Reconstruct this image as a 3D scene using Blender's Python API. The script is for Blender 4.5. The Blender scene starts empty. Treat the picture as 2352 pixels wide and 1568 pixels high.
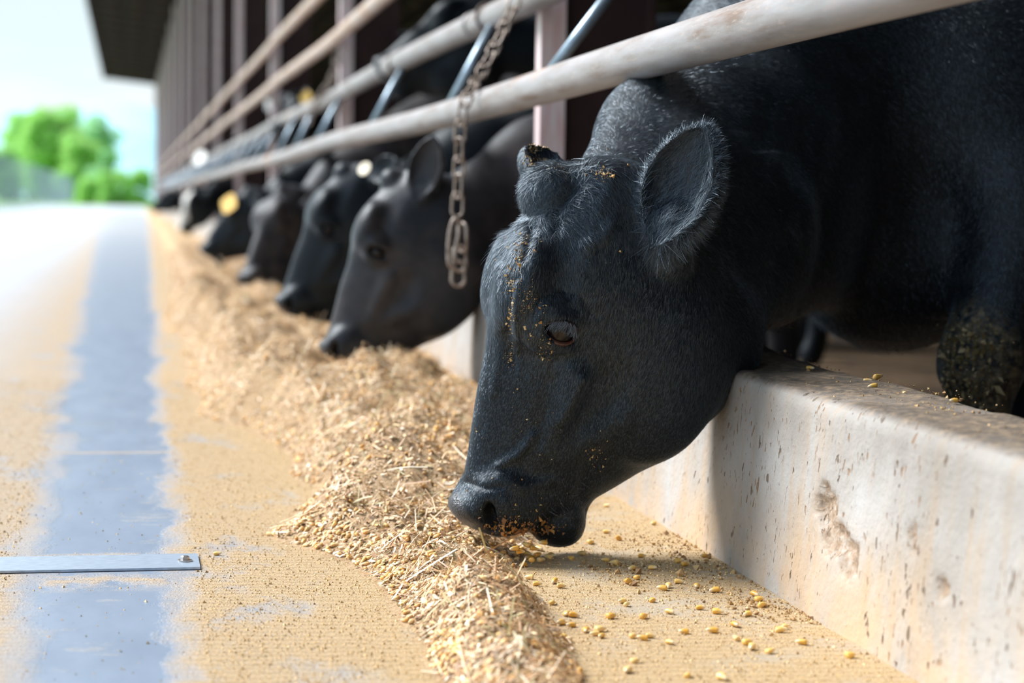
import bpy, math, random
import numpy as np
random.seed(7)
rng = np.random.default_rng(7)
sc = bpy.context.scene
COL = sc.collection

# ------------------------------------------------------------------ camera
FPX = 70 / 36 * 2352
CAM = np.array([0.0, 0.0, 0.55])
_d = np.array([298 - 1176, 784 - 455, -FPX]); _d /= np.linalg.norm(_d)
_rho = 0.015
_z = np.array([_rho, 1.0, -(_d[0] * _rho + _d[1]) / _d[2]]); _z /= np.linalg.norm(_z)
_x = np.cross(_d, _z)
RC = np.array([_x, _d, _z])          # camera axes (columns) in world space
from mathutils import Matrix, Vector
cam_data = bpy.data.cameras.new('camera')
cam = bpy.data.objects.new('camera', cam_data)
COL.objects.link(cam)
M = Matrix.Identity(4)
for i in range(3):
    for j in range(3):
        M[i][j] = float(RC[i, j])
M.translation = Vector(CAM.tolist())
cam.matrix_world = M
cam_data.sensor_width = 36
cam_data.lens = 70
cam_data.clip_start = 0.05
cam_data.clip_end = 3000
cam_data.dof.use_dof = True
cam_data.dof.focus_distance = 2.9
cam_data.dof.aperture_fstop = 3.4
sc.camera = cam

# ------------------------------------------------------------------ sky and sun
world = bpy.data.worlds.new('sky')
sc.world = world
world.use_nodes = True
wt = world.node_tree
for n in list(wt.nodes):
    wt.nodes.remove(n)
def N(t, kind, **kw):
    n = t.nodes.new(kind)
    for k, v in kw.items():
        setattr(n, k, v)
    return n
wo = N(wt, 'ShaderNodeOutputWorld'); bg = N(wt, 'ShaderNodeBackground')
tc = N(wt, 'ShaderNodeTexCoord'); sp = N(wt, 'ShaderNodeSeparateXYZ')
cr = N(wt, 'ShaderNodeValToRGB')
cr.color_ramp.elements[0].position = 0.0
cr.color_ramp.elements[0].color = (0.68, 0.77, 0.79, 1)
cr.color_ramp.elements[1].position = 0.75
cr.color_ramp.elements[1].color = (0.62, 0.82, 1.08, 1)
e = cr.color_ramp.elements.new(0.13); e.color = (0.60, 0.72, 0.76, 1)
nz = N(wt, 'ShaderNodeTexNoise'); nz.inputs['Scale'].default_value = 5; nz.inputs['Detail'].default_value = 4
mp = N(wt, 'ShaderNodeMapping'); mp.inputs['Scale'].default_value = (1, 1, 3)
cr2 = N(wt, 'ShaderNodeValToRGB'); cr2.color_ramp.elements[0].position = 0.50; cr2.color_ramp.elements[1].position = 0.7
mx = N(wt, 'ShaderNodeMix', data_type='RGBA')
mx.inputs[7].default_value = (0.78, 0.79, 0.80, 1)
wl = wt.links
wl.new(tc.outputs['Generated'], sp.inputs[0]); wl.new(sp.outputs['Z'], cr.inputs[0])
wl.new(tc.outputs['Generated'], mp.inputs[0]); wl.new(mp.outputs[0], nz.inputs['Vector'])
wl.new(nz.outputs[0], cr2.inputs[0]); wl.new(cr2.outputs[0], mx.inputs[0])
wl.new(cr.outputs[0], mx.inputs[6])
# a hazy sky: brighter on the sun's side, duller opposite
dt = N(wt, 'ShaderNodeVectorMath', operation='DOT_PRODUCT'); dt.inputs[1].default_value = (-0.88, 0.30, 0.35)
mr = N(wt, 'ShaderNodeMapRange'); mr.inputs['From Min'].default_value = -0.35; mr.inputs['From Max'].default_value = 0.30
mr.inputs['To Min'].default_value = 0.03; mr.inputs['To Max'].default_value = 1.0
vm = N(wt, 'ShaderNodeVectorMath', operation='SCALE')
wl.new(tc.outputs['Generated'], dt.inputs[0]); wl.new(dt.outputs['Value'], mr.inputs[0])
wl.new(mx.outputs[2], vm.inputs[0]); wl.new(mr.outputs[0], vm.inputs['Scale']); wl.new(vm.outputs[0], bg.inputs[0])
bg.inputs[1].default_value = 0.82
wl.new(bg.outputs[0], wo.inputs[0])
sun_d = bpy.data.lights.new('sun', 'SUN')
sun = bpy.data.objects.new('sun', sun_d); COL.objects.link(sun)
sun_d.energy = 4.6
sun_d.angle = math.radians(30)
sun_d.color = (1.0, 0.97, 0.92)
_sv = Vector((-0.56, 0.42, 0.72)).normalized()      # towards the sun
sun.rotation_euler = _sv.to_track_quat('Z', 'Y').to_euler()
vs = sc.view_settings
sc.display_settings.display_device = 'sRGB'
vs.view_transform = 'Standard'
vs.look = 'None'
vs.exposure = 0.72
vs.gamma = 1.0
vs.use_curve_mapping = False
sc.cycles.max_bounces = 6
sc.cycles.diffuse_bounces = 3
sc.cycles.glossy_bounces = 3
sc.cycles.transparent_max_bounces = 8
sc.cycles.use_denoising = True
sc.cycles.use_adaptive_sampling = True
sc.cycles.adaptive_threshold = 0.025

# ------------------------------------------------------------------ helpers
def ray(px, py):
    return RC @ np.array([px - 1176, 784 - py, -FPX]) / FPX
def at(px, py, Y=None, z=None, X=None):
    """the world point seen at a place of the photograph, at a known distance / height / side position"""
    r = ray(px, py)
    k = Y / r[1] if Y is not None else ((z - CAM[2]) / r[2] if z is not None else X / r[0])
    return CAM + k * r
def proj(P):
    c = (np.asarray(P) - CAM) @ RC
    return 1176 + c[..., 0] / -c[..., 2] * FPX, 784 - c[..., 1] / -c[..., 2] * FPX
def nrm(v):
    v = np.asarray(v, float)
    return v / np.linalg.norm(v)

def tag(o, label=None, cat=None, group=None, kind=None):
    if label: o['label'] = label
    if cat: o['category'] = cat
    if group: o['group'] = group
    if kind: o['kind'] = kind
    return o
def empty(name, loc, label, cat, group=None):
    o = bpy.data.objects.new(name, None)
    COL.objects.link(o); o.location = loc
    o.empty_display_size = 0.1
    return tag(o, label, cat, group)
def build(name, verts, faces, mat, parent=None, smooth=True, cols=None, loc=None, attrs=None):
    """links ONE mesh; verts are world coordinates (made local to the parent's location)"""
    verts = np.asarray(verts, float).reshape(-1, 3)
    me = bpy.data.meshes.new(name)
    base = np.zeros(3)
    if loc is not None: base = np.asarray(loc, float)
    elif parent is not None: base = np.array(abs_loc(parent))
    v = verts - base
    if isinstance(faces, np.ndarray):
        nf, k = faces.shape
        me.vertices.add(len(v)); me.vertices.foreach_set('co', v.astype(np.float32).ravel())
        me.loops.add(nf * k); me.loops.foreach_set('vertex_index', faces.astype(np.int32).ravel())
        me.polygons.add(nf); me.polygons.foreach_set('loop_start', np.arange(0, nf * k, k, dtype=np.int32))
        me.update(calc_edges=True)
    else:
        me.from_pydata(v.tolist(), [], faces)
    me.polygons.foreach_set('use_smooth', [smooth] * len(me.polygons))
    if cols is not None:
        ca = me.color_attributes.new('tint', 'FLOAT_COLOR', 'POINT')
        c4 = np.ones((len(v), 4), np.float32); c4[:, :3] = cols
        ca.data.foreach_set('color', c4.ravel())
    for k_, a_ in (attrs or {}).items():
        at_ = me.attributes.new(k_, 'FLOAT', 'POINT')
        at_.data.foreach_set('value', np.asarray(a_, np.float32))
    if mat is not None:
        me.materials.append(mat)
    me.validate()
    o = bpy.data.objects.new(name, me)
    COL.objects.link(o)
    if loc is not None: o.location = loc
    if parent is not None:
        o.parent = parent
        if loc is not None:
            o.location = Vector(loc) - Vector(abs_loc(parent))
    return o
def abs_loc(o):
    l = Vector(o.location)
    while o.parent is not None:
        o = o.parent; l = l + Vector(o.location)
    return l

class MB:
    def __init__(s): s.v = []; s.f = []
    def add(s, v, f):
        b = len(s.v); s.v += [tuple(map(float, p)) for p in v]; s.f += [tuple(i + b for i in q) for q in f]
        return s
    def box(s, a, b):
        x0, y0, z0 = a; x1, y1, z1 = b
        v = [(x0,y0,z0),(x1,y0,z0),(x1,y1,z0),(x0,y1,z0),(x0,y0,z1),(x1,y0,z1),(x1,y1,z1),(x0,y1,z1)]
        return s.add(v, [(0,3,2,1),(4,5,6,7),(0,1,5,4),(1,2,6,5),(2,3,7,6),(3,0,4,7)])
    def tube(s, pts, r, n=16, closed=False, caps=True):
        pts = [np.asarray(p, float) for p in pts]; m = len(pts)
        rr = r if hasattr(r, '__len__') else [r] * m
        up = None; V = []
        for i, p in enumerate(pts):
            if closed: t = pts[(i + 1) % m] - pts[i - 1]
            else: t = pts[min(i + 1, m - 1)] - pts[max(i - 1, 0)]
            t = nrm(t)
            if up is None:
                up = np.array([0, 0, 1.0]) if abs(t[2]) < .9 else np.array([1.0, 0, 0])
            up = nrm(up - t * (up @ t)); w = np.cross(t, up)
            for k in range(n):
                a = 2 * math.pi * k / n
                V.append(p + rr[i] * (math.cos(a) * up + math.sin(a) * w))
        F = []
        for i in range(m if closed else m - 1):
            j = (i + 1) % m
            for k in range(n):
                F.append((i*n+k, i*n+(k+1) % n, j*n+(k+1) % n, j*n+k))
        if not closed and caps:
            F.append(tuple(range(n))[::-1]); F.append(tuple((m-1)*n+k for k in range(n)))
        return s.add(V, F)
    def build(s, name, mat, parent=None, smooth=False, **kw):
        return build(name, s.v, s.f, mat, parent, smooth, **kw)

# ------------------------------------------------------------------ material helpers
def mat(name):
    m = bpy.data.materials.new(name); m.use_nodes = True
    t = m.node_tree; b = t.nodes['Principled BSDF']
    return m, t, b
def simple(name, col, rough=.6, metal=0, spec=.5, bump=0, bscale=50, var=0, vcol=None, stretch=(1,1,1)):
    m, t, b = mat(name)
    b.inputs['Base Color'].default_value = (*col, 1); b.inputs['Roughness'].default_value = rough
    b.inputs['Metallic'].default_value = metal; b.inputs['Specular IOR Level'].default_value = spec
    if var or bump:
        c = N(t, 'ShaderNodeTexCoord'); mp_ = N(t, 'ShaderNodeMapping'); mp_.inputs['Scale'].default_value = stretch
        n = N(t, 'ShaderNodeTexNoise'); n.inputs['Scale'].default_value = bscale; n.inputs['Detail'].default_value = 5
        t.links.new(c.outputs['Object'], mp_.inputs[0]); t.links.new(mp_.outputs[0], n.inputs['Vector'])
        if var:
            r_ = N(t, 'ShaderNodeValToRGB')
            r_.color_ramp.elements[0].position = .38; r_.color_ramp.elements[1].position = .64
            r_.color_ramp.elements[0].color = (*col, 1)
            r_.color_ramp.elements[1].color = (*(vcol or [x * (1 + var) for x in col]), 1)
            t.links.new(n.outputs[0], r_.inputs[0]); t.links.new(r_.outputs[0], b.inputs['Base Color'])
        if bump:
            bp = N(t, 'ShaderNodeBump'); bp.inputs['Strength'].default_value = bump; bp.inputs['Distance'].default_value = .004
            t.links.new(n.outputs[0], bp.inputs['Height']); t.links.new(bp.outputs[0], b.inputs['Normal'])
    return m
def tinted(name, rough=.6, spec=.4, trans=0):
    """colour comes from the mesh's own 'tint' attribute (the natural colour of each straw, kernel, crumb)"""
    m, t, b = mat(name)
    a = N(t, 'ShaderNodeAttribute', attribute_name='tint')
    t.links.new(a.outputs['Color'], b.inputs['Base Color'])
    b.inputs['Roughness'].default_value = rough; b.inputs['Specular IOR Level'].default_value = spec
    return m
class G:
    """tiny node-graph helper"""
    def __init__(s, t): s.t = t
    def L(s, a, b): s.t.links.new(a, b)
    def coord(s, kind='Object', scale=(1,1,1), rot=(0,0,0)):
        c = N(s.t, 'ShaderNodeTexCoord'); m_ = N(s.t, 'ShaderNodeMapping')
        m_.inputs['Scale'].default_value = scale; m_.inputs['Rotation'].default_value = rot
        s.L(c.outputs[kind], m_.inputs[0]); return m_.outputs[0]
    def noise(s, v, scale, detail=4, rough=.55, dist=0):
        n = N(s.t, 'ShaderNodeTexNoise'); n.inputs['Scale'].default_value = scale
        n.inputs['Detail'].default_value = detail; n.inputs['Roughness'].default_value = rough
        n.inputs['Distortion'].default_value = dist
        s.L(v, n.inputs['Vector']); return n.outputs[0]
    def voro(s, v, scale, feature='F1'):
        n = N(s.t, 'ShaderNodeTexVoronoi'); n.inputs['Scale'].default_value = scale; n.feature = feature
        s.L(v, n.inputs['Vector']); return n.outputs['Distance']
    def ramp(s, f, stops):
        r = N(s.t, 'ShaderNodeValToRGB'); e = r.color_ramp.elements
        while len(e) < len(stops): e.new(.5)
        for k, (p, c) in enumerate(stops):
            e[k].position = p
            e[k].color = (c, c, c, 1) if not hasattr(c, '__len__') else (*c, 1)
        s.L(f, r.inputs[0]); return r.outputs[0]
    def math(s, op, a, b=None, clamp=False):
        n = N(s.t, 'ShaderNodeMath', operation=op); n.use_clamp = clamp
        for i, x in enumerate((a, b)):
            if x is None: continue
            if isinstance(x, (int, float)): n.inputs[i].default_value = x
            else: s.L(x, n.inputs[i])
        return n.outputs[0]
    def mix(s, f, a, b):
        n = N(s.t, 'ShaderNodeMix', data_type='RGBA')
        for i, x in ((0, f), (6, a), (7, b)):
            if isinstance(x, (int, float)): n.inputs[i].default_value = x
            elif isinstance(x, tuple): n.inputs[i].default_value = (*x, 1)
            else: s.L(x, n.inputs[i])
        return n.outputs[2]
    def sep(s, v):
        n = N(s.t, 'ShaderNodeSeparateXYZ'); s.L(v, n.inputs[0]); return n.outputs
    def bump(s, h, strength, dist, nrm_=None):
        n = N(s.t, 'ShaderNodeBump'); n.inputs['Strength'].default_value = strength; n.inputs['Distance'].default_value = dist
        s.L(h, n.inputs['Height'])
        if nrm_ is not None: s.L(nrm_, n.inputs['Normal'])
        return n.outputs[0]

# ------------------------------------------------------------------ numpy noise
def _hash(ix, iy, seed):
    h = (ix.astype(np.int64) * 374761393 + iy.astype(np.int64) * 668265263 + seed * 974634777) & 0x7fffffff
    h = ((h ^ (h >> 13)) * 1274126177) & 0x7fffffff
    return ((h ^ (h >> 16)) & 0xffff) / 65535.0
def vnoise(x, y, seed=0):
    ix = np.floor(x); iy = np.floor(y); fx = x - ix; fy = y - iy
    fx = fx * fx * (3 - 2 * fx); fy = fy * fy * (3 - 2 * fy)
    a = _hash(ix, iy, seed); b = _hash(ix + 1, iy, seed); c = _hash(ix, iy + 1, seed); d_ = _hash(ix + 1, iy + 1, seed)
    return (a * (1 - fx) + b * fx) * (1 - fy) + (c * (1 - fx) + d_ * fx) * fy
def fbm(x, y, o=4, seed=0):
    s = 0; a = .5; t = 0
    for k in range(o):
        s = s + a * vnoise(x * 2 ** k, y * 2 ** k, seed + k); t += a; a *= .5
    return s / t
def sstep(a, b, x):
    t = np.clip((x - a) / (b - a), 0, 1); return t * t * (3 - 2 * t)

# ================================================================== the ground
def floor_mat():
    m, t, b = mat('alley_concrete')
    g = G(t); P = g.coord('Object'); X, Y, Z = g.sep(P)
    dust_n = g.noise(P, 3.0, 6, .62)
    dust_f = g.noise(P, 260, 3, .7)
    wob = g.math('MULTIPLY', g.math('SUBTRACT', g.noise(g.coord('Object', (1, .35, 1)), 3.6, 8, .72), .5), .24)
    # swept band between two dusty strips: the lane a conveyor belt keeps clean
    Xw = g.math('ADD', X, wob)
    flare = g.math('MULTIPLY', g.math('SUBTRACT', Y, 3.0), .012)
    dl = g.math('DIVIDE', g.math('ADD', g.math('ADD', Xw, .11), flare), -.075)      # >0 left of band
    left = g.math('MULTIPLY', dl, 1.0, True)
    rr = g.math('MULTIPLY', g.math('SUBTRACT', Y, 5), .008)
    dr = g.math('DIVIDE', g.math('SUBTRACT', g.math('SUBTRACT', Xw, .062), rr), .05)
    right = g.math('MULTIPLY', dr, 1.0, True)
    # the left strip fades into the pale travelled road
    lf = g.math('SUBTRACT', 1.0, g.math('DIVIDE', g.math('SUBTRACT', g.math('MULTIPLY', X, -1.0), .30), .45), True)
    lf = g.math('MULTIPLY', lf, .8)
    left = g.math('MULTIPLY', left, lf)
    m1 = g.math('MAXIMUM', left, right)
    # thin bare patches within the dust, smears of dust within the band
    pat = g.ramp(g.noise(g.coord('Object', (1.6, .8, 1), (0, 0, .5)), 4.6, 7, .65), [(.30, 0.15), (.46, 1.0)])
    m2 = g.math('MULTIPLY', m1, pat)
    smear = g.ramp(g.noise(g.coord('Object', (.8, 1.7, 1), (0, 0, .35)), 5.2, 8, .7), [(.56, 0.0), (.74, .6)])
    near = g.math('SUBTRACT', 1.0, g.math('DIVIDE', g.math('SUBTRACT', Y, 3.0), 3.0), True)
    m3 = g.math('MAXIMUM', m2, g.math('MULTIPLY', smear, near))
    # bare wet-looking patches beside the curb
    cb = g.ramp(g.noise(g.coord('Object', (1, 1.4, 1), (0, 0, -.4)), 3.1, 7, .62), [(.52, 0.0), (.66, .7)])
    cx = g.math('MULTIPLY', g.math('SUBTRACT', X, .5), 8, True)
    m4 = g.math('MULTIPLY', m3, g.math('SUBTRACT', 1.0, g.math('MULTIPLY', cb, cx)))
    grit = g.ramp(dust_f, [(.36, 0.0), (.56, 1.0)])
    # dust packed against the bolted strip and in the joint between two belt sheets
    def near_y(y0, w): return g.math('SUBTRACT', 1.0, g.math('DIVIDE', g.math('ABSOLUTE', g.math('SUBTRACT', Y, y0)), w), True)
    sy = g.math('MAXIMUM', near_y(4.37, .020), g.math('MULTIPLY', g.math('MAXIMUM', near_y(2.90, .10), near_y(3.10, .035)), g.ramp(g.noise(P, 16, 6, .7), [(.42, 0.0), (.60, 1.0)])))
    m4 = g.math('MAXIMUM', m4, g.math('MULTIPLY', sy, .85))
    m5 = g.math('MULTIPLY', m4, g.math('ADD', .62, g.math('MULTIPLY', grit, .38)), True)
    bare = g.mix(g.noise(g.coord('Object', (2.5, .7, 1), (0, 0, .3)), 5, 7, .6), (.165, .215, .30), (.29, .36, .47))
    road = g.mix(g.noise(P, 1.3, 5, .6), (.36, .385, .43), (.48, .49, .52))
    lw = g.math('DIVIDE', g.math('SUBTRACT', g.math('MULTIPLY', X, -1.0), .25), .5, True)
    bare = g.mix(lw, bare, road)
    bare = g.mix(g.math('MULTIPLY', g.math('SUBTRACT', X, .16), 6, True), bare, g.mix(g.noise(P, 7, 5), (.30, .28, .25), (.42, .38, .32)))
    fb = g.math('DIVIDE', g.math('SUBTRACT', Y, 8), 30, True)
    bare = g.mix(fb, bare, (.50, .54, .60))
    spk = g.ramp(g.noise(P, 420, 2, .6), [(.34, (.24, .14, .06)), (.46, (.50, .33, .15)), (.60, (.68, .50, .28))])
    dust = g.mix(g.math('MULTIPLY', dust_n, .7), spk, (.49, .345, .175))
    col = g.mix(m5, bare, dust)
    t.links.new(col, b.inputs['Base Color'])
    r = g.math('ADD', .36, g.math('MULTIPLY', m5, .5))
    r = g.math('ADD', r, g.math('MULTIPLY', lw, .15), True)
    t.links.new(r, b.inputs['Roughness'])
    b.inputs['Specular IOR Level'].default_value = .55
    wv = N(t, 'ShaderNodeTexWave'); wv.inputs['Scale'].default_value = 14; wv.inputs['Distortion'].default_value = 5
    wv.inputs['Detail'].default_value = 3; wv.bands_direction = 'Y'
    t.links.new(g.coord('Object', (1, 1, 1), (0, 0, .15)), wv.inputs['Vector'])
    h = g.math('ADD', g.math('MULTIPLY', dust_f, .8), g.math('MULTIPLY', wv.outputs[1], .8))
    h = g.math('MULTIPLY', h, m5)
    h = g.math('ADD', h, g.math('MULTIPLY', g.noise(P, 30, 4), .15))
    t.links.new(g.bump(h, .8, .0035), b.inputs['Normal'])
    return m
M_floor = floor_mat()
floor_obj = build('floor', [(-6.6, -3, 0), (.93, -3, 0), (.93, 140, 0), (-6.6, 140, 0)], [(0, 1, 2, 3)], M_floor, None, False)
tag(floor_obj, 'pale concrete feed alley dusted with tan ground feed', None, None, 'structure')

def dirt_mat():
    m, t, b = mat('pen_dirt'); g = G(t); P = g.coord('Object')
    c = g.ramp(g.noise(P, 3, 8, .65), [(.3, (.05, .033, .02)), (.55, (.16, .105, .06)), (.75, (.24, .165, .10))])
    t.links.new(c, b.inputs['Base Color']); b.inputs['Roughness'].default_value = .9
    t.links.new(g.bump(g.noise(P, 12, 6), .8, .03), b.inputs['Normal']); return m
pen = build('ground', [(1.05, -3, -.12), (17, -3, -.12), (17, 91, -.12), (1.05, 91, -.12)], [(0, 1, 2, 3)], dirt_mat(), None, False)
tag(pen, 'trampled brown dirt floor of the cattle pen behind the curb', None, None, 'structure')

def grass_mat():
    m, t, b = mat('grass_ground'); g = G(t); P = g.coord('Object')
    c = g.ramp(g.noise(P, .35, 8, .6), [(.35, (.14, .34, .05)), (.6, (.25, .48, .09)), (.75, (.42, .45, .16))])
    t.links.new(c, b.inputs['Base Color']); b.inputs['Roughness'].default_value = .9; return m
M_grassg = grass_mat()
land = []; lf = []
gx = np.concatenate([[-420, -300, -200, -140, -90, -60, -40, -25, -15], np.array([-6.55, 1, 20, 50, 90, 140, 220])])
gy = np.array([-5, 20, 40, 62, 90, 120, 139, 150, 170, 200, 260, 320])
for y in gy:
    for x in gx:
        zz = -.03
        if x < -6.6: zz = .05 + .2 * min(1, max(0, (y - 30) / 60))
        if y > 139: zz = max(zz, .0 + (y - 139) * .003)
        if y < 139.5 and -6.6 < x: zz = -.25
        land.append((x, y, zz))
nx = len(gx)
for j in range(len(gy) - 1):
    for i in range(nx - 1):
        lf.append((j*nx+i, j*nx+i+1, (j+1)*nx+i+1, (j+1)*nx+i))
terr = build('terrain', land, lf, M_grassg, None, True)
tag(terr, 'green grass land beyond the road and wire fence', None, None, 'structure')

# distant wooded ridge, aerial haze mixed into its pale base colour
def ridge():
    v = []; f = []; n = 60; k = 14
    for i in range(n):
        x = -420 + i * 14
        for j in range(k):
            u = j / (k - 1)
            y = 620 + u * 260
            hgt = 40 * (fbm(np.array([x * .012]), np.array([3.3]), 3, 5)[0] + .2) + 1 * math.sin(x * .02)
            zz = -2 + hgt * math.sin(min(1, u * 1.6) * math.pi / 2) + 1.5 * fbm(np.array([x * .1]), np.array([y * .1]), 3, 9)[0]
            v.append((x, y, zz))
    for i in range(n - 1):
        for j in range(k - 1):
            f.append((i*k+j, (i+1)*k+j, (i+1)*k+j+1, i*k+j+1))
    m = simple('hazed_ridge_woods', (.34, .60, .68), .95, var=.2, bscale=.05)
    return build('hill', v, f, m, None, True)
tag(ridge(), 'wooded ridge far beyond the road end, pale blue-green from painted-in haze', None, None, 'structure')

# ================================================================== concrete curb
def curb_mat():
    m, t, b = mat('curb_concrete'); g = G(t)
    P = g.coord('Object'); X, Y, Z = g.sep(P)
    base = g.ramp(g.noise(P, 4, 7, .6), [(.30, (.29, .275, .26)), (.55, (.40, .392, .385)), (.75, (.45, .46, .475))])
    # vertical run marks
    st = g.noise(g.coord('Object', (9, 9, 1.0)), 3.0, 6, .6)
    base = g.mix(g.ramp(st, [(.50, 0.0), (.66, .5)]), base, (.40, .28, .17))
    # tan feed dust clinging low on the face
    low = g.math('SUBTRACT', 1.0, g.math('DIVIDE', Z, .17), True)
    ln = g.ramp(g.noise(P, 6, 6, .65), [(.35, 0.0), (.62, 1.0)])
    base = g.mix(g.math('MULTIPLY', g.math('MULTIPLY', low, ln), .85), base, (.56, .39, .23))
    # darker upper part, painting in the shade of rail and head
    up = g.math('DIVIDE', g.math('SUBTRACT', Z, .17), .07, True)
    un = g.ramp(g.noise(g.coord('Object', (1, 1, .6)), 5, 5, .6), [(.4, .25), (.6, .9)])
    base = g.mix(g.math('MULTIPLY', g.math('MULTIPLY', up, un), .85), base, (.235, .22, .205))
    # pits and brown flecks, drawn out vertically
    sp1 = g.ramp(g.noise(g.coord('Object', (1, 1.0, .40)), 125, 2.5, .55), [(.635, 0.0), (.665, 1.0)])
    gate = g.ramp(g.noise(P, 7, 4, .6), [(.46, 0.0), (.55, 1.0)])
    f1 = g.math('MULTIPLY', sp1, gate)
    sp2 = g.ramp(g.noise(g.coord('Object', (1, 1.0, .60)), 42, 3, .5), [(.675, 0.0), (.695, 1.0)])
    f2 = g.math('MULTIPLY', sp2, g.ramp(g.noise(g.coord('Object', (1, 1, .5)), 9, 3, .6), [(.36, 0.0), (.42, 1.0)]))
    base = g.mix(g.math('MULTIPLY', f1, .85), base, (.22, .115, .045))
    base = g.mix(g.math('MULTIPLY', f2, .9), base, (.14, .095, .06))
    spl = N(t, 'ShaderNodeAttribute', attribute_name='spall').outputs['Fac']
    base = g.mix(g.math('MULTIPLY', spl, .9), base, g.ramp(g.noise(P, 70, 6, .7), [(.36, (.12, .075, .045)), (.5, (.34, .24, .16)), (.64, (.46, .42, .38))]))
    # top: dust and crumbs, colour darkened to paint in the head's shade
    topm = g.math('DIVIDE', g.math('SUBTRACT', Z, .283), .010, True)
    td = g.ramp(g.noise(P, 60, 5, .7), [(.34, (.05, .037, .027)), (.50, (.11, .083, .06)), (.66, (.27, .19, .11))])
    base = g.mix(g.math('MULTIPLY', topm, .9), base, td)
    t.links.new(base, b.inputs['Base Color']); b.inputs['Roughness'].default_value = .8
    h = g.math('SUBTRACT', g.noise(P, 90, 5, .6), g.math('MULTIPLY', g.math('ADD', f1, g.math('MULTIPLY', f2, 2.0)), 1.6))
    t.links.new(g.bump(h, .7, .003), b.inputs['Normal'])
    return m
def make_curb():
    ys = np.concatenate([np.arange(1.2, 4.6, .012), np.arange(4.6, 12, .1), np.arange(12, 90.5, 2.0)])
    # profile from the alley foot up over the top and down into the pen
    prof = []
    for z in np.linspace(0, .262, 40): prof.append((.905 + .022 * z / .262, z))
    for a in np.linspace(.17, math.pi / 2, 9): prof.append((.947 - .020 * math.cos(a) , .262 + .03 * math.sin(a)))
    for x in np.linspace(.958, 1.09, 16): prof.append((x, .293))
    for a in np.linspace(.2, math.pi / 2, 5): prof.append((1.09 + .018 * math.sin(a), .275 + .018 * math.cos(a)))
    for z in (.15, .0, -.14): prof.append((1.112, z))
    prof = np.array(prof); K = len(prof); NY = len(ys)
    V = np.zeros((NY, K, 3))
    V[:, :, 0] = prof[None, :, 0]; V[:, :, 2] = prof[None, :, 1]; V[:, :, 1] = ys[:, None]
    Yg = V[:, :, 1]; S = np.cumsum(np.r_[0, np.hypot(*np.diff(prof, axis=0).T)])[None, :].repeat(NY, 0)
    fine = (Yg < 4.7)
    V[:, :, 0] += np.where(fine, (fbm(Yg * 6, S * 6, 4, 3) - .5) * .010, 0) * (prof[None, :, 0] < 1.1)
    top = sstep(.235, .290, prof[:, 1])[None, :] * (prof[:, 0] < 1.111)[None, :]
    V[:, :, 2] += top * ((fbm(Yg * 9, S * 14, 5, 8) - .5) * .014 + (fbm(Yg * 1.1, S * 0, 2, 4) - .5) * .012)
    # broken raised lump of old concrete where the black cow's throat passes
    lump = np.exp(-((Yg - 3.5) / .16) ** 2 - ((V[:, :, 0] - 1.06) / .050) ** 2) * .040 * (.6 + fbm(Yg * 40, S * 40, 3, 1))
    V[:, :, 2] += top * lump
    # a spalled hollow in the alley face
    c = at(1885, 1165, X=.91)
    spall = np.zeros_like(Yg)
    for (yy, zz, ry, rz, dp) in ((c[1], c[2], .040, .030, .014), (c[1] - .05, c[2] - .035, .055, .024, .009), (c[1] - .10, c[2] - .05, .03, .03, .007), (2.22, .16, .012, .02, .008), (2.12, .12, .01, .014, .007)):
        rr = ((Yg - yy) / ry) ** 2 + ((V[:, :, 2] - zz) / rz) ** 2 + (fbm(Yg * 60, S * 60, 3, 2) - .5) * 1.4
        V[:, :, 0] += np.where((S < .3), dp * sstep(1.1, .5, rr), 0); spall = np.maximum(spall, sstep(1.15, .7, rr) * (S < .3))
    idx = np.arange(NY * K).reshape(NY, K)
    F = np.stack([idx[:-1, :-1], idx[:-1, 1:], idx[1:, 1:], idx[1:, :-1]], -1).reshape(-1, 4)[:, ::-1]
    o = build('feed_curb', V.reshape(-1, 3), F.copy(), curb_mat(), None, True, attrs=dict(spall=spall.ravel()))
    return tag(o, 'long pitted concrete feed curb between alley and cattle pen', 'curb', None, 'structure')
make_curb()

# ================================================================== barn structure
M_maroon = simple('maroon_paint', (.030, .015, .016), .6, spec=.3, var=.5, bscale=6, bump=.1)
M_flange = simple('worn_pink_primer', (.78, .56, .59), .5, var=.4, vcol=(.88, .82, .84), bscale=9, stretch=(4, 4, .6), bump=.1)
POST_Y = [5.344 + 5.29 * n for n in range(17)]
def barn_column(y, i):
    topz = 5.55
    m = MB()
    m.box((1.160, y - .006, -.12), (1.385, y + .010, topz))                      # web
    m.box((1.385, y - .075, -.12), (1.400, y + .075, topz))                      # rear flange
    for z in (.55, 1.9, 3.2, 4.5): m.box((1.16, y - .05, z), (1.385, y - .006, z + .008)) if i < 0 else None
    root = empty('barn_column', (1.12, y, -.12), None, None)
    m.build('web', M_maroon, root)
    MB().box((1.090, y - .03, -.12), (1.160, y + .03, topz)).build('front_post', M_flange, root)
    ord_ = ['nearest', 'second', 'third', 'fourth', 'fifth', 'sixth', 'seventh', 'eighth', 'ninth', 'tenth', 'eleventh', 'twelfth', 'thirteenth', 'fourteenth', 'fifteenth', 'sixteenth', 'farthest']
    tag(root, 'maroon steel barn column with pale worn front edge, %s along the feed fence' % ord_[i], 'barn column', 'barn columns along the feed fence', 'structure')
    return root
for i, y in enumerate(POST_Y): barn_column(y, i)
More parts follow.
